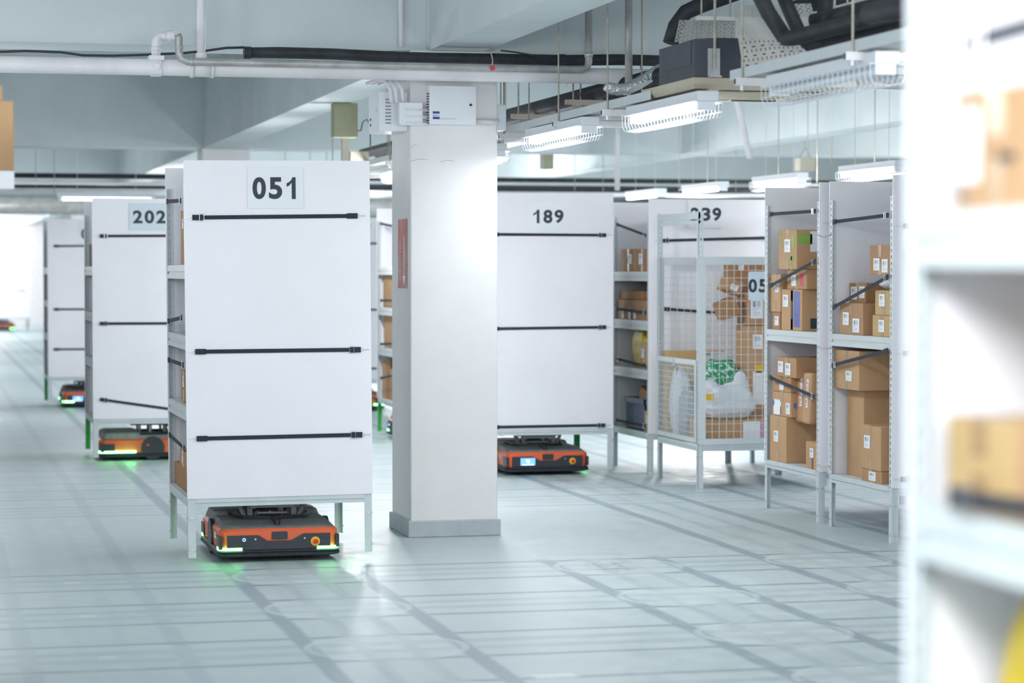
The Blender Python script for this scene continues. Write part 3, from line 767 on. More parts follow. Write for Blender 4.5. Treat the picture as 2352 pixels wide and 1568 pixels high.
        if screen:
            sc_ = MB().box(fx_(-.265), fx_(-.125), sy * yf, y0_, .095, .163).build('screen', 'screen', e)
            MB().box(fx_(-.25), fx_(-.14), y0_, y0_ + sy * .001, .098, .104).box(fx_(-.215), fx_(-.175), y0_, y0_ + sy * .001, .14, .146).box(fx_(-.205), fx_(-.18), y0_, y0_ + sy * .001, .12, .132).build('screen_text', 'screen_bar', sc_)
        else:
            rp = []
            for i in range(17):
                a = 2 * math.pi * i / 16; rp.append((fx_(-.235) + .009 * math.cos(a), y0_, .148 + .009 * math.sin(a)))
            MB().tube(rp, .0022, 6, caps=False).build('power_button', 'led_blue', e)
            for bx, bz in ((-.195, .148), (-.195, .118), (-.235, .118)):
                MB().tube([(fx_(bx), y0_, bz), (fx_(bx), y0_ + sy * .004, bz)], .007, 10).build('button', 'bumper', e)
        for bx in (-.16, .165):
            MB().tube([(fx_(bx), sy * yf, .15), (fx_(bx), y0_, .15)], .006, 8).build('lidar_hole', 'bolt', e)
        if lights:
            for sx_ in (-1, 1):
                s = MB(); corner_strip(s, hx_ - .008, hy_ - .008, r_, sx_, sy, .078, .096, .15, .12); s.build('light_strip', 'led_green', e)
    for sx_ in (-1, 1):
        for sy in (-1, 1):
            s = MB().box(sx_ * (hx_ - .02), sx_ * (hx_ - .002), sy * .17, sy * .43, .078, .096)
            if side_lights: s.build('light_strip', 'led_green', e)
        xx = sx_ * (hx_ - .006)
        MB().tube([(sx_ * (hx_ - .02), sx_ * .27, .165), (xx, sx_ * .27, .165)], .015, 14).tube([(sx_ * (hx_ - .02), sx_ * .27, .145), (xx, sx_ * .27, .145)], .012, 14).build('round_mark', 'paper', e)
    MB().tube([(0, -.30, .236), (0, -.30, .266)], .020, 14).tube([(0, -.30, .266), (0, -.30, .270)], .024, 14).build('antenna_knob', 'robot_black', e)
    MB().tube([(0, -.41, .222), (0, -.41, .262)], .022, 16).tube([(0, -.41, .262), (0, -.41, .266)], .026, 16).build('front_knob', 'robot_black', e)
    return e
robot('orange and charcoal robot with green corner lamps lifting shelf 051', 2.275, 16.28)
robot('orange robot seen side-on with black wheel disc lifting shelf 202', 2.255, 24.89, math.radians(90), side_lights=True)
robot('orange robot with blue screen under the dim shelf behind shelf 202', 2.30, 34.62, 0, True)
robot('orange robot with small blue screen lifting shelf 189', 5.675, 22.35, 0, True, lights=False)
robot('tiny orange robot under the farthest shelf by the bright wall', 2.45, 77.98, 0, False)
robot('orange robot glimpsed between shelf 051 and the pillar', 5.72, 32.9, 0, False)
robot('robot under the shelf in the gap left of the pillar', 5.72, 26.93, math.radians(90), False, side_lights=True)
# green spill of the side lamps onto the floor
def spot(x, y, z, power, r=0.05):
    d = bpy.data.lights.new('robot_lamp', 'POINT'); d.energy = power; d.color = (0.1, 1.0, 0.25); d.shadow_soft_size = r
    o = bpy.data.objects.new('robot_lamp', d); COL.objects.link(o); o.location = (x, y, z)
spot(1.80, 15.68, .085, .16); spot(2.75, 15.66, .085, .16); spot(2.02, 24.30, .085, .35); spot(5.32, 26.3, .09, .35); spot(6.12, 22.2, .09, .3)

# ------------------------------------------------------------------ parcels
def carton(label, X, xl, xm, yt, z0, wdt, m='card0', yb=None, labels=(), tape=True, group=None, top_off=0.0, skew=0.0, name='cardboard_box', rot=0.0, prints=()):
    """box whose left face lies in the plane X; near corner at picture column xm, rear corner at xl"""
    pm = P(xm, yt, X=X); pl = P(xl, yt, X=X)
    y0, y1 = pm.y, pl.y; z1 = pm.z
    if z0 is None: z0 = P(xm, yb, X=X).z
    if z1 < z0 + .03: z1 = z0 + .03
    h, d = z1 - z0, y1 - y0
    s = MB()
    g = .0025
    s.box(0, wdt, 0, d, 0, h)
    o = s.build(name, m, None, bevel=0.004)
    o.location = (X, y0, z0)
    if rot: o.rotation_euler = (0, 0, rot)
    tag(o, label, 'box', group)
    if tape:
        t_ = MB(); th_ = min(.09, h * .4)
        t_.box(-.0015, wdt, d * .5 - .028, d * .5 + .028, h - .0003, h + .001).box(-.0015, -.0002, d * .5 - .028, d * .5 + .028, h - th_, h)
        t_.build('tape', 'tape', o)
        MB().box(-.0015, -.0002, d * .5 - .028, d * .5 + .028, 0, th_).build('tape', 'tape', o)
    for (u, v, lw, lh) in labels:
        lw2 = min(lw * 1.3, d * .7); lh2 = min(lh * .72, h * .8); v2 = min(max(v, lh2 / h / 2 + .05), 1 - lh2 / h / 2 - .05); u2 = min(max(u, lw2 / d / 2 + .02), 1 - lw2 / d / 2 - .02)
        MB().plate((-.002, d * (1 - u2), h * v2), (0, -1, 0), UZ, lw2, lh2).build('shipping_label', 'barcode', o)
    for it in prints:
        if it[0] == 'f':
            MB().plate((wdt * it[1], -.0005, h * it[2]), XR, UZ, it[3], it[4], .001).build('printed_patch', it[5], o)
        else:
            MB().plate((-.0005, d * (1 - it[1]), h * it[2]), (0, -1, 0), UZ, it[3], it[4], .001).build('printed_patch', it[5], o)
    return o, z1
def mailer(label, cx, cy, z0, w_, d_, h_, m, cat='bag', name='poly_mailer', group=None, seed=1, rz=0.0, lean=0.0, lump=0.25):
    """soft parcel: a rounded, crumpled pillow"""
    from mathutils import noise as mn
    N, K_ = 44, 26; rings = []; off = Vector((seed * 3.7, seed * 1.3, 0))
    for j in range(K_ + 1):
        v = j / K_; ring = []
        pr = min(1.0, (math.sin(math.pi * (.10 + v * .84))) ** .42 + .02)
        for i in range(N):
            a = 2 * math.pi * i / N; ca, sa = math.cos(a), math.sin(a)
            sx = math.copysign(abs(ca) ** .42, ca); sy = math.copysign(abs(sa) ** .42, sa)
            q = Vector((sx * 1.3, sy * 1.3, v * 2.6)) + off
            n1 = mn.noise(q); n2 = 1 - 2 * abs(mn.noise(q * 2.3)); n3 = 1 - 2 * abs(mn.noise(q * 5.1))
            k_ = 1 - .10 + lump * (.55 * n1 + .22 * n2 + .12 * n3)
            zz = h_ * v + (h_ * lump * .5 * mn.noise(Vector((sx, sy, 4 + seed))) * v)
            ring.append((sx * w_ / 2 * pr * k_ + lean * zz, sy * d_ / 2 * pr * k_, zz))
        rings.append(ring)
    zmin = min(p_[2] for r_ in rings for p_ in r_)
    o = MB().loft([[(a_, b_, c_ - zmin) for a_, b_, c_ in r_] for r_ in rings]).build(name, m, None, smooth=True)
    o.location = (cx, cy, z0); o.rotation_euler = (0, 0, rz)
    tag(o, label, cat, group)
    return o

LB = (.075, .095)
BS = 0.391            # top of the bottom shelf
# shelf A, upper compartment
XA = 6.62
gA = 'parcels on the blue-printed-box shelf'
_, zA5 = carton('box with blue printed stripe and big white barcode at the left of the upper shelf', XA, 1795, 1842, 665, 1.441, .22, 'card1', labels=[(.22, .72, .09, .13)], group=gA,
    prints=[('s', .76, .52, .13, .28, 'blue_print'), ('s', .52, .5, .045, .31, 'ink'), ('f', .5, .18, .08, .08, 'ink')])
carton('yellow padded parcel squeezed beside the blue-printed box', 6.80, 1867, 1882, 684, 1.441, .3, 'card3', labels=[(.5, .2, .05, .1)], tape=False, group=gA)
_, zr = carton('small brown box with red print low behind the aisle shelf post', XA, 1773, 1792, 717, 1.441, .30, 'card2', labels=[(.6, .5, .07, .1)], tape=False, group=gA)
carton('tall narrow box standing at the far left of the upper shelf', XA - .002, 1767, 1793, 630, zr + .002, .22, 'card1', labels=[(.7, .66, .07, .11)], group=gA)
_, zA2 = carton('brown box with red fragile mark above the blue-printed box', XA + .01, 1808, 1853, 619, zA5 + .002, .4, 'card0', labels=[(.35, .45, .075, .12)], group=gA, prints=[('s', .75, .5, .06, .1, 'red_print')])
carton('top box with green printed arrows and a white delivery sheet', XA - .01, 1789, 1830, 527, zA2 + .002, .40, 'card1', labels=[(.5, .6, .10, .14)], group=gA,
    prints=[('s', .80, .7, .06, .11, 'green_print'), ('s', .72, .28, .09, .03, 'green_print'), ('s', .72, .20, .03, .13, 'green_print'), ('s', .1, .75, .03, .12, 'green_print'), ('f', .17, .76, .12, .08, 'green_print'), ('f', .48, .70, .16, .16, 'paper')])
# shelf A, lower compartment
_, z1 = carton('large taped box at the bottom left of the aisle shelf', XA - .01, 1768, 1806, 958, BS, .28, 'card1', labels=[(.4, .55, .08, .12)], group=gA)
o_, z2 = carton('box printed BEAUTY GROUP under the brown boxes', XA, 1774, 1817, 903, z1 + .002, .42, 'card1', labels=[(.85, .35, .07, .12)], group=gA, prints=[('s', .28, .35, .17, .12, 'paper')])
text('lettering', 'BEAUTY', .04, 'grey_print', o_, (.19, -.001, .112), XR, UZ, fit=.20); text('lettering', 'GROUP', .04, 'grey_print', o_, (.19, -.001, .062), XR, UZ, fit=.18)
MB().tube([(.045, 0, .09), (.045, -.002, .09)], .026, 14).build('round_mark', 'blue_print', o_)
MB().tube([(0, .40, .10), (-.002, .40, .10)], .026, 14).build('round_mark', 'blue_print', o_)
_, z3 = carton('plain box resting on the BEAUTY GROUP box', XA, 1775, 1817, 868, z2 + .002, .45, 'card0', labels=[(.5, .45, .075, .1)], group=gA)
carton('top box with two white labels on the lower shelf', XA - .005, 1785, 1829, 823, z3 + .002, .42, 'card0', labels=[(.2, .5, .085, .12), (.58, .42, .09, .13)], group=gA)
carton('small box with dark tape at the right end of the lower shelf', XA - .005, 1851, 1879, 1018, BS, .22, 'card1', labels=[(.5, .6, .06, .1)], group=gA, prints=[('s', .55, .3, .04, .2, 'tape_dark')], tape=False)
for i, (px, m_, lab) in enumerate(((1848, 'card0', 'brown mailer with red FRAGILE tape leaning left in the aisle shelf'), (1868, 'card1', 'brown mailer with red FRAGILE tape leaning right in the aisle shelf'))):
    q = P(px, 920, X=6.70)
    s = MB().obox((0, 0, .20), (1, 0, 0), (0, 1, 0), (0, -.12, 1), .035, .105 - i * .02, .20)
    o_ = s.build('padded_mailer', m_, None, bevel=.02)
    o_.location = (6.70 - .02 * i, q.y, .72); tag(o_, lab, 'mailer', 'mailers with fragile tape')
    MB().plate((-.037, -.02, .24), (0, -1, 0), (0, -.12, 1), .05, .22).build('fragile_tape', 'paper', o_)
    text('lettering', 'FRAGILE', .03, 'red_print', o_, (-.0395, -.02, .24), (0, -.12, 1), (0, 1, .12), fit=.19)
carton('flat brown box lying under the leaning mailers', 6.69, 1850.5, 1875, 1015, BS, .22, 'card2', tape=False, group=gA) if False else None
# shelf B, upper
XB = 6.62
gB = 'parcels on the nearest aisle shelf'
_, zB6 = carton('small yellowish box at the right front of the upper shelf', XB, 2004, 2047, 725, 1.441, .3, 'card3', labels=[(.5, .5, .08, .12)], group=gB)
_, zB5 = carton('yellowish box stacked on the small one, second from its shelf', XB, 2010, 2049, 667, zB6 + .002, .3, 'card3', labels=[(.42, .6, .08, .12)], group=gB)
p0 = P(2028, 630, X=XB)
mailer('white plastic parcel squashed between two stacked boxes', XB + .17, p0.y, zB5 + .002, .34, .36, .105, 'bag_white', group=None, seed=4, lump=.08)
carton('brown box with two labels topping the right stack', XB - .01, 1998, 2045, 562, zB5 + .11, .3, 'card0', labels=[(.35, .35, .085, .12), (.75, .3, .085, .13)], group=gB)
_, zt = carton('open-flapped brown box at the front of the upper shelf', XB - .01, 1929, 1982, 697, 1.441, .10, 'card0', labels=[(.28, .5, .09, .13), (.72, .3, .1, .14)], group=gB)
o_ = bpy.context.scene.objects[-1] if False else None
carton('taller brown box behind the open-flapped one', 6.735, 1951, 1989, 650, 1.441, .30, 'card2', labels=[(.3, .8, .09, .13), (.78, .82, .08, .12)], group=gB)
# lower
_, zz = carton('tall plain carton filling the lower shelf', 6.70, 1945.7, 1984, 897, BS, .42, 'card1', tape=False, group=gB)
_, zs = carton('flat box with white label at the bottom front of the lower shelf', XB, 1979, 2025, 1084, BS, .22, 'card0', labels=[(.55, .5, .10, .09)], group=gB)
carton('tan box with slanted label stacked on the flat box', XB - .005, 1976, 2023, 981, zs + .002, .22, 'card1', labels=[(.35, .62, .085, .13)], group=gB)
carton('wide box with diagonal shadow lying on top of the tall carton', XB, 1917, 1973, 807, zz + .004, .5, 'card1', labels=[(.6, .35, .09, .1)], group=gB)
# shelf C
XC = 6.61
gC = 'parcels on the crate shelf'
carton('left of two labelled boxes on the top shelf of the crate shelf', XC, 1427, 1460, 571, 1.901, .4, 'card0', labels=[(.62, .55, .10, .13)], group=gC)
carton('right of two labelled boxes on the top shelf of the crate shelf', XC - .01, 1461, 1489, 571, 1.901, .4, 'card2', labels=[(.4, .55, .1, .14)], group=gC)
_, zz = carton('flat tan box on the middle shelf of the crate shelf', XC, 1418, 1486, 690, 1.441, .4, 'card0', labels=[(.2, .2, .06, .1), (.6, .25, .06, .12)], tape=False, group=gC, prints=[('s', .42, .3, .08, .12, 'tape_dark')])
carton('brown box lying on the flat tan box', XC + .02, 1424, 1476, 668, zz + .002, .35, 'card2', group=gC, tape=False)
p0 = P(1462, 800, X=6.75)
mailer('crumpled yellow mailer with white label', 6.74, 22.25, .981, .16, .46, .40, 'bag_yellow', seed=3, lump=.15)
carton('small tan box beside the yellow mailer', XC - .01, 1471, 1489, 788, .981, .1, 'card1', labels=[(.3, .6, .06, .12)], group=gC)
# grey crate
cr = empty('plastic_crate', (6.63, 21.85, BS + .001), 'slate blue ribbed plastic crate on the bottom shelf', 'crate')
cd, cw, ch_ = .62, .40, .30
s = MB().box(0, .012, 0, cd, 0, ch_).box(cw - .012, cw, 0, cd, 0, ch_).box(0, cw, 0, .012, 0, ch_).box(0, cw, cd - .012, cd, 0, ch_).box(0, cw, 0, cd, 0, .01)
s.build('wall', 'crate', cr)
s = MB()
for i in range(9): s.box(-.010, 0, .02 + i * (cd - .05) / 8, .03 + i * (cd - .05) / 8, .02, ch_ - .05)
for i in range(6): s.box(.02 + i * .07, .03 + i * .07, -.01, 0, .02, ch_ - .05)
s.build('rib', 'crate', cr)
s = MB().box(-.016, cw + .016, -.016, 0, ch_ - .05, ch_).box(-.016, 0, -.016, cd + .016, ch_ - .05, ch_).box(cw, cw + .016, -.016, cd + .016, ch_ - .05, ch_).box(-.016, cw + .016, cd, cd + .016, ch_ - .05, ch_)
s.build('rim', 'crate', cr)
o_ = MB().obox((0, 0, 0), (1, 0, 0), (0, 1, .25), (0, -.25, 1), .13, .20, .11).build('cardboard_box', 'card1', None, bevel=.004)
o_.location = (6.85, 22.15, BS + .26); tag(o_, 'tilted brown box sticking out of the plastic crate', 'box', gC)
carton('small tan box in front of the plastic crate', 6.60, 1470, 1488, 946, BS, .02 + .18, 'card1', labels=[(.4, .4, .06, .1)], group=gC) if False else None
o_ = MB().box(0, .2, 0, .2, 0, .2).build('cardboard_box', 'card1', None, bevel=.004); o_.location = (6.61, 21.62, BS)
tag(o_, 'small tan box on the bottom shelf in front of the crate', 'box', gC)
MB().plate((-.002, .1, .12), (0, -1, 0), UZ, .06, .08).build('shipping_label', 'barcode', o_)
# shelf 051, open left side
X5 = 1.70
g5 = 'parcels in the open side of shelf 051'
L5 = .05
carton('tall upright brown box on the top level of shelf 051', X5, 415, 424, 482, 1.90 + L5 + .001, .08, 'card0', labels=[(.6, .75, .06, .09)], group=g5, tape=False)
carton('rounded brown box with white sticker on the third level of shelf 051', X5, 416, 427, 853, .98 + L5 + .001, .10, 'card2', labels=[(.5, .65, .07, .10)], group=g5)
_, zz = carton('reddish flat box on the bottom level of shelf 051', X5 - .0, 401, 430, 1080, BS + L5 + .001, .10, 'card2', tape=False, group=g5)
carton('small brown box with label on the reddish box in shelf 051', X5, 413, 429, 1040, zz + .002, .10, 'card0', labels=[(.45, .6, .06, .10)], group=g5)
# shelf 202, open left side slivers
carton('brown parcel at the top level of shelf 202', 1.68, 205, 212, 560, 1.90 + L5 + .001, .12, 'card2', group='parcels in shelf 202', tape=False)
mailer('white parcel at the top level of shelf 202', 1.75, 24.7, 1.951, .10, .30, .12, 'bag_white', seed=8)
mailer('dark grey parcel on the second level of shelf 202', 1.75, 24.8, 1.491, .10, .5, .2, 'bag_grey', seed=9)
# shelf in the gap
gM = 'parcels on the gap shelf'
XM = 5.16
for (lab, xl, xm, yt, zl, m_) in (('tan box on the second level of the gap shelf', 880, 912, 632, 1.44, 'card1'), ('tan box on the third level of the gap shelf', 882, 912, 723, .98, 'card1'),
                                   ('left brown box on the bottom level of the gap shelf', 878, 886, 833, .39, 'card1'), ('middle dark box on the bottom level of the gap shelf', 887, 895, 825, .39, 'card2'),
                                   ('right white-topped box on the bottom level of the gap shelf', 896, 908, 850, .39, 'card0')):
    carton(lab, XM, xl, xm, yt, zl + L5 + .002, .4, m_, group=gM, tape=False)
mailer('white parcel on the second level of the gap shelf', 5.11 + .1, 27.2, 1.491, .12, .2, .12, 'bag_white', seed=11) if False else None
# cage contents
gG = 'parcels inside the mesh cage'
def cbox(label, x0, x1, y0, y1, z0, z1, m, lab=(), rot=None, group=gG, prints=()):
    cx, cy = (x0 + x1) / 2, (y0 + y1) / 2
    o = MB().box(x0 - cx, x1 - cx, y0 - cy, y1 - cy, 0, z1 - z0).build('cardboard_box', m, None, bevel=.004)
    o.location = (cx, cy, z0); tag(o, label, 'box', group)
    if rot: o.rotation_euler = rot
    for (u, v, lw, lh) in lab:
        MB().plate((x0 - cx + (x1 - x0) * u, y0 - cy - .0005, (z1 - z0) * v), XR, UZ, lw, lh).build('shipping_label', 'barcode', o)
    for (u, v, lw, lh, mm) in prints:
        MB().plate((x0 - cx + (x1 - x0) * u, y0 - cy - .0005, (z1 - z0) * v), XR, UZ, lw, lh).build('printed_patch', mm, o)
    return o
cb = BS + .001
o_ = cbox('long brown box with pink and white label at the bottom of the cage', 6.66, 7.75, 20.22, 20.60, cb, cb + .20, 'card1', prints=[(.42, .5, .16, .17, 'paper'), (.56, .5, .14, .17, 'pink_print'), (.66, .5, .05, .17, 'red_print')])
mailer('white carrier bag standing on the long box in the cage', 6.95, 20.42, cb + .202, .50, .26, .30, 'bag_white', 'bag', 'plastic_bag', seed=21)
bg_ = bpy.data.objects['plastic_bag']
for hx2, hh_ in ((-.15, .36), (.13, .42)):
    MB().loft([[(hx2 + math.cos(a_) * r_, math.sin(a_) * r_ * .6, z_) for a_ in [k_ * math.pi / 5 for k_ in range(10)]] for r_, z_ in ((.10, .22), (.075, .30), (.05, hh_ - .03), (.02, hh_))]).build('bag_handle', 'bag_white', bg_, smooth=True)
MB().plate((-.20, -.135, .20), (1, -.3, 0), UZ, .07, .06).build('yellow_mark', 'yellow', bg_)
mailer('green printed sack behind the white bags in the cage', 7.01, 20.80, cb, .44, .26, .70, 'sack', 'sack', 'woven_sack', seed=22, lump=.12)
mailer('white plastic bag against the cage gate at the rear', 6.73, 21.07, cb, .18, .22, .60, 'bag_white', 'bag', 'plastic_bag', seed=23)
mailer('grey bubble mailer standing against the cage gate', 6.705, 20.80, cb, .12, .26, .42, 'bag_grey', 'mailer', 'bubble_mailer', seed=24)
o_ = cbox('tall tan carton standing in the right half of the cage', 7.22, 7.55, 20.64, 20.95, cb + .0, cb + 1.02, 'card1', lab=[(.3, .86, .09, .13)], prints=[(.35, .45, .12, .30, 'paper'), (.33, .62, .07, .07, 'yellow')])
cbox('wide ochre carton across the back of the cage', 6.64, 7.2, 21.21, 21.33, cb, cb + .78, 'card3', lab=[(.8, .93, .26, .09)])
cbox('upper brown box with label on the tall carton', 7.24, 7.74, 20.66, 20.98, cb + 1.025, cb + 1.30, 'card0', lab=[(.16, .55, .12, .18)])
cbox('top brown box leaning behind the cage sign', 7.20, 7.72, 20.9, 21.25, cb + 1.31, cb + 1.62, 'card2', lab=[(.1, .8, .05, .08)])
cbox('tall box behind the tall carton at the cage right', 7.57, 7.77, 20.64, 21.3, cb, cb + 1.02, 'card0')
cbox('small dark box wedged at the left of the upper cage boxes', 7.02, 7.19, 20.7, 20.9, cb + 1.10, cb + 1.26, 'card2', rot=(0, math.radians(-22), 0))
cbox('crumpled brown box with flap over the wedged one', 7.04, 7.19, 20.75, 21.0, cb + 1.32, cb + 1.44, 'card0', rot=(0, math.radians(24), 0), lab=[(.5, .4, .07, .05)])
cbox('brown box supporting the wedged boxes in the cage', 6.98, 7.205, 20.65, 21.0, cb + .80, cb + 1.05, 'card1') if False else None
# foreground shelf
gN = 'parcels in the blurred foreground shelf'
XN = 1.62
carton('large pale pink-brown box with white sheet in the blurred foreground shelf', XN, 2197, 2390, 185, 2.006, .4, 'card1', labels=[(.2, .6, .06, .08)], group=gN, prints=[('s', .15, .55, .09, .12, 'paper'), ('s', .62, .42, .06, .014, 'ink'), ('s', .12, .12, .018, .02, 'grey_print')])
carton('ochre box behind a strap in the blurred foreground shelf', XN - .01, 2176, 2330, 975, 1.531, .4, 'card3', group=gN)
carton('pale box at the near end behind the strap in the foreground shelf', XN - .01, 2334, 2520, 975, 1.531, .4, 'card1', group=gN, tape=False)
q = P(2404, 1420, X=1.72)
mailer('bright yellow parcel low in the blurred foreground shelf', 1.74, q.y, 1.051, .14, .22, .34, 'bag_yellow', seed=31)
# left edge box on protruding tray
q = P(30, 395, Y=11.5)
tr = tag(box1(-.30, q.x, 11.35, 11.75, q.z - .085, q.z).build('tray', 'panel', None, bevel=.003), 'white tray end sticking into the left picture edge under a tan box', 'tray')
z0 = q.z + .001; zt = P(30, 236, Y=11.5).z
o_ = MB().box(-.25, q.x, 11.38, 11.72, z0, zt).build('cardboard_box', 'card1', None, bevel=.004); tag(o_, 'tan box on the white tray at the left picture edge', 'box', 'boxes at the left edge')
zt2 = P(3, 200, Y=11.5).z
o_ = MB().box(-.25, P(4, 215, Y=11.5).x, 11.40, 11.70, zt + .001, zt2).build('cardboard_box', 'card1', None, bevel=.004); tag(o_, 'smaller tan box on top, just touching the left picture edge', 'box', 'boxes at the left edge')

# ------------------------------------------------------------------ control boxes on the pillar
bx = empty('control_box', (0, 0, 0), 'white control box with navy POLY mark on the pillar front', 'control box')
a = P(986, 196, Y=16.84); b = P(1094, 287, Y=16.84)
MB().box(a.x, b.x, 16.84, 16.94, b.z, a.z).build('housing', 'white_plastic', bx, bevel=.004)
s = MB()
for i in range(12):
    z = a.z - .06 - i * .019; s.box(a.x - .003, a.x + .001, 16.86, 16.92, z, z + .007).box(a.x - .006, a.x, 16.842, 16.85, z, z + .007)
s.build('vent_slot', 'dark', bx)
q = P(1081, 241, Y=16.838); MB().tube([(q.x, 16.84, q.z), (q.x, 16.832, q.z)], .009, 12).build('lock', 'dark', bx)
q = P(1002, 265, Y=16.838)
MB().plate((q.x, 16.8395, q.z + .021), XR, UZ, .05, .016).plate((q.x, 16.8395, q.z - .018), XR, UZ, .05, .016).build('emblem', 'poly_blue', bx)
text('lettering', 'POLY', .011, 'poly_blue', bx, (q.x, 16.8385, q.z), XR, UZ, fit=.048)
text('lettering', 'SECURITY SYSTEM', .007, 'grey_print', bx, (q.x + .088, 16.8385, q.z - .023), XR, UZ, fit=.11)
lb = empty('control_box', (0, 0, 0), 'white control box with vent slots on the left side of the pillar', 'control box')
zt = 1.91 + (621 - 208) * .00309; zb = 1.91 + (621 - 299) * .00309
xL = P(871, 250, Y=17.02).x
MB().box(xL, 3.389, 17.02, 17.44, zb, zt).build('housing', 'white_plastic', lb, bevel=.004)
s = MB()
for i in range(8):
    z = zt - .06 - i * .024; s.box(xL + .045, xL + .085, 17.016, 17.021, z, z + .008)
s.build('vent_slot', 'grey_print', lb)
MB().tube([(xL, 17.1, zt - .13), (xL - .008, 17.1, zt - .13)], .01, 12).build('lock', 'chrome', lb)
MB().plate((xL - .0005, 17.36, zb + .10), (0, -1, 0), UZ, .05, .018).plate((xL - .0005, 17.36, zb + .06), (0, -1, 0), UZ, .05, .018).build('emblem', 'poly_blue', lb)
a = P(1142, 240, Y=17.0); b = P(1163, 300, Y=17.0)
rb = tag(MB().box(4.031, b.x, 17.0, 17.12, b.z, a.z).build('junction_box', 'white_plastic', None, bevel=.008), 'small rounded white junction box on the right edge of the pillar', 'junction box')
a = P(905, 235, Y=16.90); b = P(936, 288, Y=16.90)
tk = tag(MB().box(3.30, 3.47, 16.88, 16.938, b.z, a.z).build('junction_box', 'white_plastic', None, bevel=.004), 'white trunking box where curved conduits meet at the pillar corner', 'junction box')
for i, dx in enumerate((885, 897, 912)):
    pts = [P(dx - 14 + i * 6, 262 - 40, Y=16.93)]
    top = P(dx, 186, Y=16.91); bot = P(dx + 14, 236, Y=16.91)
    pts = [Vector((top.x - .06, 17.3, top.z + .01)), Vector((top.x - .02, 17.05, top.z + .02)), top, (top + bot) / 2 + Vector((.012, 0, .02)), bot]
    tag(MB().tube(pts, .014, 10).build('conduit', 'pipe_white', None, smooth=True), ('leftmost', 'middle', 'rightmost')[i] + ' of three curved white conduits entering the pillar trunking box', 'conduit', 'curved conduits at the pillar top')
for i, py in enumerate((252, 268, 283)):
    a = P(928, py, Y=16.89); b = P(985, py + 1, Y=16.89)
    tag(MB().tube([a + Vector((0, .02, 0)), a + Vector((.01, 0, 0)), b], .014, 10).build('conduit', 'pipe_white', None, smooth=True), ('uppermost', 'middle', 'lowest')[i] + ' of three short horizontal conduits left of the POLY box', 'conduit', 'short conduits beside the POLY box')
a = P(1094, 279, Y=16.91); b = P(1144, 280, Y=16.91)
tag(MB().tube([a, b, b + Vector((.02, .12, 0))], .018, 10).build('conduit', 'pipe_white', None, smooth=True), 'short white conduit from the POLY box to the right pillar edge', 'conduit')

# ------------------------------------------------------------------ pipes along the cross beam
def pipe(label, pts, r, m, name='pipe', cat='pipe', group=None, parent=None, seg=14):
    o = MB().tube(pts, r, seg).build(name, m, parent, smooth=True)
    if parent is None: tag(o, label, cat, group)
    return o
def arc(c, r, a0, a1, ax, ay, n=6):
    return [Vector(c) + Vector(ax) * (r * math.cos(a0 + (a1 - a0) * i / n)) + Vector(ay) * (r * math.sin(a0 + (a1 - a0) * i / n)) for i in range(n + 1)]
zP = P(0, 147.5, Y=16.5).z
mp = pipe('long white main pipe running the whole width under the beam', [(-3, 16.5, zP), (16, 16.5, zP)], .056, 'pipe_white')
zc = [P(1430, 168, Y=16.5)]
s = MB(); a = P(440, 150, Y=16.5).x; b = P(487, 150, Y=16.5).x
for x in (a, b): s.tube([(x - .01, 16.5, zP), (x + .01, 16.5, zP)], .066, 16)
s.tube([(a, 16.5, zP), (b, 16.5, zP)], .060, 16); s.build('coupling', 'pipe_white', mp, smooth=True)
s = MB(); q = P(358, 150, Y=16.5)
s.tube([(q.x - .035, 16.5, zP), (q.x + .035, 16.5, zP)], .064, 16); s.box(q.x - .05, q.x + .05, 16.43, 16.57, zP + .045, zP + .075)
s.tube([(q.x, 16.42, zP), (q.x, 16.45, zP)], .022, 12); s.build('saddle_clamp', 'pipe_white', mp)
# riser with u-bend and the secondary pipe
Y2 = 16.37
z2 = P(700, 147, Y=Y2).z
xe = P(411, 140, Y=Y2).x; xr = P(1352, 155, Y=Y2).x
zt_ = P(411, 80, Y=Y2).z; xl_ = P(358, 100, Y=16.5).x
R = .045
pts = [(xl_, 16.5, zP + .05), (xl_, 16.5, zt_ - R)] + [(xl_ + R - R * math.cos(t_), 16.5 - .13 * (1 - math.cos(t_)) * .0, zt_ - R + R * math.sin(t_)) for t_ in (.5, 1.05, 1.57)]
ub = pipe('white painted u-bend riser on the main pipe at left', pts + [(xl_ + .10, 16.44, zt_), (xe - .01, Y2, zt_)], .030, 'pipe_white')
MB().tube([(xl_ + .075, 16.46, zt_), (xl_ + .11, 16.44, zt_)], .037, 14).tube([(xl_, 16.5, zP + .11), (xl_, 16.5, zP + .14)], .036, 14).build('collar', 'pipe_white', ub, smooth=True)
pts = [(xe - .01, Y2, zt_), (xe, Y2, zt_ - .02), (xe, Y2, z2 + .06), (xe + .018, Y2, z2 + .018), (xe + .06, Y2, z2), (xr - .05, Y2, z2), (xr - .012, Y2, z2 + .012), (xr, Y2, z2 + .05), (xr, Y2, 3.9)]
sp = pipe('thinner galvanised pipe with elbows running below the black hose', pts, .026, 'pipe_grey')
MB().tube([(xe, Y2, z2 + .09), (xe, Y2, z2 + .10)], .032, 12).tube([(xe + .08, Y2, z2), (xe + .09, Y2, z2)], .032, 12).tube([(xr, Y2, z2 + .09), (xr, Y2, z2 + .12)], .032, 12).build('collar', 'galv', sp, smooth=True)
q = P(462, 60, Y=16.5)
vp = pipe('white vertical pipe rising from the main pipe at left', [(q.x, 16.5, zP + .04), (q.x, 16.5, 4.49)], .029, 'pipe_white')
MB().tube([(q.x, 16.5, zP + .05), (q.x, 16.5, zP + .10)], .038, 14).build('collar', 'pipe_white', vp)
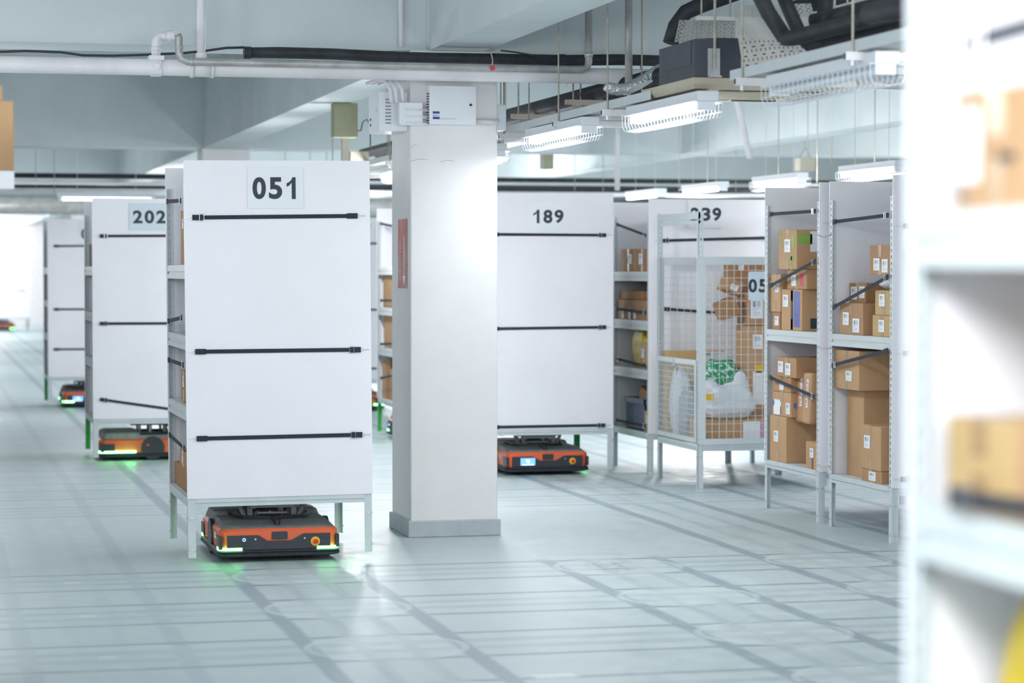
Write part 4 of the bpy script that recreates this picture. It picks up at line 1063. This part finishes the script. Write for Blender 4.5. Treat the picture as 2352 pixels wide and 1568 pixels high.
q = P(922, 60, Y=16.95); pipe('thin white conduit fixed up the beam left of the pillar', [(q.x, 16.97, 3.5), (q.x, 16.97, 4.49)], .018, 'pipe_white', 'conduit', 'conduit')
q = P(987, 60, Y=16.95); tag(MB().box(q.x - .012, q.x + .03, 16.965, 16.998, 3.5, 4.49).build('conduit', 'concrete'), 'flat painted trunking up the beam above the pillar', 'conduit')
q = P(1444, 100, Y=15.9); zb_ = P(1444, 208, Y=15.9).z
dp = pipe('galvanised drop pipe ending in a sprinkler head', [(q.x, 15.9, 3.95), (q.x, 15.9, zb_)], .026, 'pipe_grey')
MB().tube([(q.x, 15.9, zb_ + .03), (q.x, 15.9, zb_ - .012)], .031, 14).build('collar', 'galv', dp)
MB().tube([(q.x, 15.9, zb_ - .01), (q.x, 15.9, zb_ - .04)], .013, 10).tube([(q.x, 15.9, zb_ - .065), (q.x, 15.9, zb_ - .07)], .016, 12).build('sprinkler_frame', 'galv', dp)
MB().tube([(q.x, 15.9, zb_ - .04), (q.x, 15.9, zb_ - .065)], .007, 8).build('sprinkler_bulb', 'red', dp)
# black insulated hose with wraps, and the loose cable
hz = [(560, 121), (640, 121), (760, 124), (900, 131), (1000, 134), (1150, 136), (1300, 139), (1420, 137), (1560, 141)]
pts = [P(x, y, Y=16.66) for x, y in hz]
hs = pipe('thick black insulated hose lying along the beam', pts, [.036] + [.04] * (len(pts) - 1), 'insul', 'hose', 'hose')
for px, py in ((568, 121), (900, 131), (1135, 136), (1290, 138)):
    q = P(px, py, Y=16.66); MB().tube([q + Vector((-.025, 0, 0)), q + Vector((.025, 0, 0))], .0425, 14).build('tape_wrap', 'cable', hs)
cz = [(-60, 121), (60, 117), (140, 120), (190, 127), (260, 128), (330, 126), (420, 122), (470, 117), (520, 110), (560, 109)]
pipe('thin black cable sagging over the main pipe at left', [P(x, y, Y=16.60) for x, y in cz], .0085, 'cable', 'cable', 'cable', seg=8)
cz = [(1150, 116), (1185, 120), (1240, 130), (1290, 142), (1340, 147), (1400, 148), (1450, 143), (1500, 138)]
pipe('thin black cable looping right of the pillar top', [P(x, y, Y=16.56) for x, y in cz], .006, 'cable', 'cable', 'cable', seg=8)
a = P(1128, 122, Y=16.32); b = P(1131, 152, Y=16.32)
rt = tag(MB().tube([a + Vector((0, .03, .01)), a, (a + b) / 2 + Vector((.006, 0, 0)), b], .005, 6).build('cable_tie', 'rod'), 'rusty wire tie with dark red tag hanging on the pipe', 'tie')
MB().obox(b + Vector((0, -.005, -.012)), (1, 0, .2), (0, 1, 0), (-.2, 0, 1), .016, .003, .016).build('red_tag', 'red_print', rt)
# foil duct
pts = [P(x, y, Y=15.7) for x, y in ((1540, 150), (1505, 167), (1482, 182), (1462, 194), (1440, 204), (1418, 206), (1400, 202), (1390, 196))]
pipe('crinkled silver foil duct hose drooping beside the air conditioner', pts, [.042, .043, .041, .042, .040, .040, .038, .030], 'foil', 'foil_duct', 'duct')

# ------------------------------------------------------------------ cable trays and caged tube lights
TX0 = 4.22
def tray(label, y0, y1, z, wd=.50, group='mesh cable trays'):
    e = empty('cable_tray', (TX0, y0, z), label, 'cable tray', group)
    L = y1 - y0
    MB().add([(0, 0, 0), (wd, 0, 0), (wd, L, 0), (0, L, 0), (0, 0, .002), (wd, 0, .002), (wd, L, .002), (0, L, .002)], [(3, 2, 1, 0), (4, 5, 6, 7)]).build('mesh_floor', 'expanded', e)
    MB().box(-.003, 0, 0, L, -.004, .05).box(wd, wd + .003, 0, L, -.004, .05).build('side_rail', 'steel', e)
    return e
TZ = 2.93
yf = P(1688, 184, z=TZ).y
tray('long mesh cable tray coming in from the top right', 8.8, yf, TZ)
ye = 13.8
tray('mesh cable tray beyond the air conditioner, lit white from below', ye, 26.0, TZ)
def crossbar(label, x0, x1, y, z, rods=True):
    e = empty('trapeze_hanger', (0, y, z), label, 'hanger', 'channel hangers carrying the cable trays')
    MB().box(x0, x1, -.02, .02, -.02, .02).build('channel', 'pipe_white', e)
    MB().box(x0 - .001, x0 + .001, -.014, .014, -.014, .014).build('open_end', 'dark', e)
    for i, x in enumerate((x0 + .04, x1 - .04)):
        MB().tube([(x, 0, -.05), (x, 0, 4.49 - z)], .006, 8).build('rod', 'rod', e)
        MB().tube([(x, 0, -.045), (x, 0, -.02)], .014, 6).build('nut', 'galv', e)
for i, (px, py, lab) in enumerate(((1690, 187, 'hanger bar at the tray end beside the air conditioner'), (1918, 128, 'hanger bar high at the upper right of the tray'),
        (1368, 258, 'hanger bar above the nearer lit tube'), (1260, 284, 'hanger bar between the two lit tubes'), (1146, 313, 'hanger bar at the pillar edge behind the far tube'))):
    q = P(px, py, z=TZ - .025); crossbar(lab, TX0 - .05, TX0 + .62, q.y, TZ - .026)
for yy, lab in ((22.0, 'hanger bar seen in the gap left of the pillar'), (25.2, 'farthest hanger bar on the lit tray')):
    crossbar(lab, TX0 - .05, TX0 + .62, yy, TZ - .026)
def light(label, x, y, z, L=1.35, rz=0.0, lit=True, power=75, gd=True, group='caged tube lights'):
    e = empty('tube_light', (x, y, z), label, 'light', group, rz)
    MB().box(-.06, .06, -L / 2, L / 2, .03, .085).box(-.09, .09, -L / 2, L / 2, .026, .031).build('housing', 'white_plastic', e)
    tb = MB().tube([(-.03, -L / 2 + .05, 0), (-.03, L / 2 - .05, 0)], .014, 10).tube([(.03, -L / 2 + .05, 0), (.03, L / 2 - .05, 0)], .014, 10)
    tb.build('tube', 'tube' if lit else 'white_plastic', e)
    for sy in (-1, 1):
        MB().box(-.05, .05, sy * (L / 2 - .06), sy * (L / 2 - .02), -.02, .03).build('socket', 'white_plastic', e)
    for sy in (-1, 1):
        MB().tube([(0, sy * L * .3, .085), (0, sy * L * .3, (TZ - LZ if x < 6 and rz == 0 else 4.49 - z))], .003, 6).build('hanging_rod', 'pipe_white', e)
    if gd:
        s = MB()
        for u, v in ((-.085, .02), (-.085, -.03), (-.07, -.062), (0, -.072), (.07, -.062), (.085, -.03), (.085, .02)):
            s.tube([(u, -L / 2, v), (u, L / 2, v)], .0022, 5)
        n = 22
        for i in range(n + 1):
            yy = -L / 2 + L * i / n
            s.tube([(-.085, yy, .03), (-.085, yy, -.03), (-.07, yy, -.062), (0, yy, -.072), (.07, yy, -.062), (.085, yy, -.03), (.085, yy, .03)], .0022, 5)
        s.build('wire_guard', 'white_plastic', e)
    if lit:
        l_ = area('tube_lamp', (x, y, z - .10), .22, L, power * (.22 if power > 60 else .9))
        l_.rotation_euler = (0, 0, rz)
        bulb(x, y, z - .16, power * (.45 if power > 60 else .2), .12)
    return e
LZ = 2.83
def ly(px, py): return P(px, py, z=LZ)
qa = P(1630, 252, z=LZ - .02); qb = P(1456, 286, z=LZ - .02); L1c = (qa + qb) / 2
light('nearer lit tube light in a white wire guard', L1c.x, L1c.y, LZ, L=abs(qa.y - qb.y), power=30)
qa = P(1355, 305, z=LZ - .02); qb = P(1226, 332, z=LZ - .02); L2c = (qa + qb) / 2
light('second lit tube light in a white wire guard, right of the pillar', L2c.x, L2c.y, LZ, L=abs(qa.y - qb.y), power=13)
qa = P(2030, 170, z=LZ - .02); qb = P(1792, 222, z=LZ - .02); L0c = (qa + qb) / 2
l0 = light('unlit tube light with empty wire guard below the upper right tray', L0c.x, L0c.y, LZ, L=abs(qa.y - qb.y), lit=False)
for yy, lab in ((19.3, 'lit tube light showing at the pillar right edge'), (22.6, 'lit tube light in the gap left of the pillar'), (25.6, 'farther lit tube light in the gap left of the pillar')):
    light(lab, 4.45, yy, LZ, power=110)
for i, (px, py, lab) in enumerate(((2002, 396, 'far tube light over the nearest aisle shelf'), (1790, 420, 'far tube light left of the previous one, over the blue-box shelf'),
        (1618, 438, 'far tube light over the number 239 board'), (1482, 452, 'far tube light above the crate shelf'))):
    q = P(px, py, z=LZ); light(lab, q.x, q.y, LZ, power=85, gd=i < 2, L=1.4, group='far tube lights on the right')
q = P(245, 458, z=LZ)
light('bright cross-wise tube light above shelf 202', q.x, q.y, LZ, power=30, rz=math.radians(90), gd=False, L=1.25)
q = P(60, 450, z=LZ)
tag(box1(q.x - 3, q.x + 4, q.y - .03, q.y + .03, LZ + .14, LZ + .18).build('channel_rail', 'pipe_white'), 'long pale rail carrying the cross-wise tube light', 'rail')

# insulated pipes on beige hangers, right
pipe_group = 'black insulated refrigerant pipes'
IZ = 3.21
IX = (4.85, 5.03)
hy_ = []
for (px, py) in ((1280, 231), (1170, 264)):
    q = P(px, py, z=IZ - .05); hy_.append(q.y)
yb2 = P(1937, 58, z=IZ - .05).y
for i, (yy, lab) in enumerate(((hy_[0], 'beige angle hanger under the black pipes right of the pillar top'), (hy_[1], 'second beige angle hanger just behind the pillar edge'), (yb2, 'long beige angle hanger at the top right under black pipes'), (hy_[1] + 2.6, 'third beige angle hanger showing left of the pillar'))):
    e = empty('pipe_hanger', (0, yy, IZ - .06), lab, 'hanger', 'beige pipe hangers')
    MB().box(4.62, 5.25, -.02, .02, -.018, .018).build('angle_bar', 'hanger', e)
    for x in (4.68, 5.2):
        MB().tube([(x, 0, -.05), (x, 0, 4.49 - IZ)], .007, 8).build('rod', 'rod', e)
zz_ = IZ + .015
pipe('upper black insulated pipe along the hall right of the pillar', [(IX[0], 13.9, zz_), (IX[0], 27, zz_)], .055, 'insul', group=pipe_group)
pipe('lower black insulated pipe beside its twin right of the pillar', [(IX[1], 13.9, zz_), (IX[1], 27, zz_)], .05, 'insul', group=pipe_group)
D0 = 12.6
def pp(x, y, d=D0): return P(x, y, Y=d)
pipe('black pipe descending steeply then running right at the top', [pp(1735, -30, 12.0), pp(1765, 30, 12.0), pp(1798, 80, 12.0), pp(1806, 88, 11.95), pp(1822, 87, 11.9), pp(1960, 52, 11.3), pp(2130, 12, 10.7)], .042, 'insul', group=pipe_group)
pipe('second steep black pipe with low bend', [pp(1790, -30, 12.1), pp(1820, 40, 12.1), pp(1840, 85, 12.1), pp(1860, 103, 12.05), pp(1885, 102, 12.0), pp(1960, 80, 11.6), pp(2130, 38, 11.0)], .038, 'insul', group=pipe_group)
pipe('black pipe starting behind the tray and rising right', [pp(1866, 50, 12.15), pp(1890, 45, 12.1), pp(1980, 22, 11.6), pp(2130, -16, 11.0)], .042, 'insul', group=pipe_group)
pipe('thickest black pipe bundle at the top right', [pp(1996, 32, 10.5), pp(2040, 24, 10.3), pp(2150, 8, 9.9)], .048, 'insul', group=pipe_group)
pipe('short vertical black pipe at the top', [pp(1895, -30, 14.0), pp(1895, 40, 14.0)], .05, 'insul', group=pipe_group)
pipe('black pipe crossing the very top behind the trays', [pp(1540, 100, 14.6), pp(1552, 60, 14.6), pp(1575, 28, 14.6), pp(1610, 12, 14.5), pp(1700, -20, 14.2)], .05, 'insul', group=pipe_group)
pipe('black pipe running to the right across the top of the white tray', [pp(1815, 22, 14.2), pp(1850, 14, 14.2), pp(1885, 4, 14.2), pp(1950, -14, 14.0)], .05, 'insul', group=pipe_group)
# perforated trays by the air conditioner
def sheet(label, corners, cols, rows, name='perforated_tray', lips=True):
    """bent sheet through pixel/depth corner rows"""
    e = empty(name, (0, 0, 0), label, 'perforated tray', 'slotted cable trays by the air conditioner')
    s = MB(); R_ = len(corners); 
    wid = (corners[0][1] - corners[0][0]).length
    acc = 0
    for i in range(R_ - 1):
        (a0, b0), (a1, b1) = corners[i], corners[i + 1]
        ln = (a1 - a0).length
        s.add([a0, b0, b1, a1], [(0, 1, 2, 3)], [[(0, acc), (wid, acc), (wid, acc + ln), (0, acc + ln)]]); acc += ln
    s.build('slotted_sheet', 'slotted', e)
    if lips:
        for k_ in (0, 1):
            s = MB(); pts_ = [c_[k_] for c_ in corners]
            for i in range(R_ - 1):
                p0_, p1_ = pts_[i], pts_[i + 1]; off = Vector((0, -.04, .0))
                s.add([p0_, p1_, p1_ + off, p0_ + off, ], [(0, 1, 2, 3)])
            s.build('folded_edge', 'pipe_white', e)
    return e
sheet('wide slotted white tray sloping down behind black pipes', [(pp(1686, 12, 12.66), pp(1862, 8, 12.66)), (pp(1688, 40, 12.52), pp(1872, 40, 12.52)), (pp(1694, 80, 12.46), pp(1880, 80, 12.46)), (pp(1710, 176, 12.40), pp(1897, 150, 12.40))], 8, 8, lips=False)
sheet('short slotted tray piece behind the dark air conditioner body', [(pp(1560, 46, 14.4), pp(1690, 46, 14.4)), (pp(1549, 97, 14.2), pp(1688, 97, 14.2))], 6, 3, lips=False)
q0 = pp(1600, 42, 13.9); q1 = pp(1688, 48, 13.9)
cb_ = tag(MB().box(q0.x, q1.x, 13.88, 13.92, q0.z - .012, q0.z + .012).build('channel_bar', 'pipe_white'), 'short pale channel bar above the dark air conditioner body', 'bar')
for x_ in (q0.x + .03, q1.x - .03): MB().tube([(x_, 13.9, q0.z), (x_, 13.9, 4.49)], .006, 6).build('rod', 'rod', cb_)

# ------------------------------------------------------------------ ceiling air conditioner
q = P(1592, 190, z=2.965)
ax, ay, az = q.x, q.y, 2.965
ac_ = empty('air_conditioner', (ax + .5, ay + .5, az), 'exposed ceiling cassette air conditioner with dark body and ivory grille panel', 'air conditioner')
def octo(h, c, z): return [(-h + c, -h, z), (h - c, -h, z), (h, -h + c, z), (h, h - c, z), (h - c, h, z), (-h + c, h, z), (-h, h - c, z), (-h, -h + c, z)]
MB().loft([octo(.44, .10, .035), octo(.44, .10, .262)]).build('body', 'acbody', ac_)
MB().loft([[(x_ * .96, y_ * .96, -.03) for x_, y_ in ((-.5, -.5), (.5, -.5), (.5, .5), (-.5, .5))], [(x_, y_, -.005) for x_, y_ in ((-.5, -.5), (.5, -.5), (.5, .5), (-.5, .5))], [(x_, y_, .03) for x_, y_ in ((-.5, -.5), (.5, -.5), (.5, .5), (-.5, .5))]]).build('ivory_panel', 'acpanel', ac_)
for (x_, y_, wx, wy) in ((0, -.37, .30, .028), (0, .37, .30, .028), (-.37, 0, .028, .30), (.37, 0, .028, .30)):
    MB().box(x_ - wx, x_ + wx, y_ - wy, y_ + wy, -.034, -.029).build('louvre', 'dark', ac_)
s = MB()
for i in range(12): s.box(-.24, .24, -.22 + i * .038, -.21 + i * .038, -.036, -.030)
s.box(-.26, .26, -.25, -.24, -.036, -.03).box(-.26, .26, .24, .25, -.036, -.03); s.build('intake_grille', 'beige', ac_)
for sx_ in (-1, 1):
    for sy in (-1,):
        MB().tube([(sx_ * .36, sy * .462, .08), (sx_ * .36, sy * .462, 4.49 - az)], .008, 8).build('hanging_rod', 'rod', ac_)
        MB().box(sx_ * .36 - .035, sx_ * .36 + .035, sy * .442, sy * .452, .04, .20).box(sx_ * .36 - .035, sx_ * .36 + .035, sy * .442, sy * .485, .035, .045).build('bracket', 'galv', ac_)
MB().box(-.443, -.4395, -.28, .22, .12, .26).build('access_plate', 'acbody', ac_)

# ------------------------------------------------------------------ far ceiling services
def farpipe(label, px, py, Y, r, m, x0=-6, x1=20, group='far cross pipes'):
    q = P(px, py, Y=Y)
    return pipe(label, [(x0, Y, q.z), (x1, Y, q.z)], r, m, group=group, seg=8)
farpipe('upper far black cross pipe seen above the racks', 200, 404, 36.0, .020 * 1.9, 'insul')
farpipe('lower far black cross pipe seen above the racks', 200, 426, 36.3, .022 * 1.9, 'insul')
farpipe('far thick pale duct crossing behind the left racks', 100, 470, 50.0, .20, 'pipe_grey')
farpipe('far white cross pipe right of the pillar', 1300, 415, 36.1, .035, 'pipe_white')
farpipe('thick far white cross pipe above shelf 189', 1300, 440, 37.5, .07, 'pipe_white')
farpipe('far black cross pipe bundle right of the pillar', 1300, 428, 35.6, .012, 'insul')
q = P(768, 262, Y=22.4); q2 = P(822, 315, Y=22.4)
tag(MB().box(q.x, q2.x, 22.4, 22.6, q2.z, P(768, 236, Y=22.4).z).build('enclosure', 'olive', None, bevel=.005), 'olive beige enclosure hanging left of the pillar', 'enclosure')
q = P(785, 318, Y=22.5); q2 = P(800, 372, Y=22.5)
tag(MB().box(q.x, q2.x, 22.46, 22.54, q2.z, q.z).build('hanging_post', 'beige', None), 'pale post under the olive enclosure', 'post')
q = P(805, 347, Y=23.2); q2 = P(848, 372, Y=23.2)
tag(MB().box(q.x, q2.x, 23.2, 23.4, q2.z - .05, q.z).build('enclosure', 'beige', None, bevel=.005), 'smaller beige enclosure peeking over the right end of shelf 051', 'enclosure')
pipe('thin dark cable looped beside the olive enclosure', [P(x, y, Y=22.3) for x, y in ((821, 300), (826, 300), (829, 300), (833, 280), (842, 274), (850, 285), (851, 345))], .006, 'cable', 'cable', 'cable', seg=6)
q = P(1248, 352, Y=32.2); q2 = P(1272, 388, Y=32.2)
tag(MB().box(q.x, q2.x, 32.2, 32.4, q2.z, q.z + .05).build('enclosure', 'olive', None), 'far olive enclosure under the beam right of the pillar', 'enclosure')
ec = bpy.context.scene.objects[-1]
tag(MB().box(q.x + .04, q.x + .10, 32.27, 32.33, q.z + .05, 4.499).build('hanging_post', 'olive'), 'far post holding the olive enclosure behind the beam', 'post')
q = P(1838, 362, Y=28.0); q2 = P(1872, 392, Y=28.0)
tag(MB().box(q.x, q2.x, 28.0, 28.2, q2.z, q.z).build('enclosure', 'beige', None), 'far beige enclosure on a sling above the aisle shelves', 'enclosure')
pipe('two-legged sling wire over the far beige enclosure', [(q.x + .02, 28.1, q.z), ((q.x + q2.x) / 2, 28.1, q.z + .12), ((q.x + q2.x) / 2, 28.1, 4.49)], .006, 'rod', 'sling_wire', 'wire', seg=6)
pipe('short second leg of the sling wire', [(q2.x - .02, 28.1, q.z), ((q.x + q2.x) / 2 + .012, 28.1, q.z + .12)], .006, 'rod', 'sling_wire', 'wire', seg=6)
q = P(1418, 358, Y=30.0)
pipe('far short white drop pipe above shelf 189', [(q.x, 30, 4.49), (q.x, 30, P(1418, 437, Y=30).z)], .033, 'pipe_white')
a = P(1697, 244, Y=25); b = P(1722, 360, Y=25)
pipe('slanted pale drain pipe below the air conditioner', [Vector((a.x - .1, 25, 4.49)), a + Vector((-.1, 0, .25)), a, b, b + Vector((0, 0, -.02))], .035, 'pipe_white')
RODL = ['thin rod under the main pipe above the second lit tube', 'thin rod dropping between the two lit tubes', 'thin rod just right of the pillar top', 'thin rod dropping to the tube over the blue-box shelf',
        'rod carrying the beige sling enclosure', 'thin rod right of the sling enclosure', 'thin rod near the foreground shelf edge, above the nearest far tube', 'thin rod in the bay behind the sling enclosure',
        'left thin rod over the number 189', 'thin rod over the right part of board 189', 'thin rod dropping to the tube over board 239', 'thin rod above the crate shelf',
        'leftmost thin rod above the dim racks', 'thin rod ending at the cross-wise tube light', 'first thin rod over the number 051', 'second thin rod over the right part of board 051',
        'third thin rod beside the olive enclosure post', 'thin rod beside the slanted drain pipe']
for i, (px, yt, yb, Yd) in enumerate(((1215, 180, 300, 18.5), (1302, 180, 325, 20.0), (1150, 180, 300, 18.2), (1788, 240, 420, 24.5), (1855, 240, 360, 26.0), (1877, 240, 420, 24.0), (2009, 210, 395, 22.0),
        (1910, 310, 380, 27.0), (1320, 370, 440, 34.0), (1385, 370, 440, 34.0), (1625, 250, 435, 27.5), (1560, 370, 440, 30.0), (82, 345, 430, 35.0), (125, 345, 455, 32.0), (655, 345, 372, 34.0), (712, 345, 372, 34.0), (750, 345, 372, 34.0), (1690, 366, 440, 30.0))):
    q = P(px, yb, Y=Yd)
    pipe(RODL[i], [(q.x, Yd, 4.49), (q.x, Yd, q.z)], .0055, 'rod', 'hanging_rod', 'rod', 'thin hanging rods', seg=6)
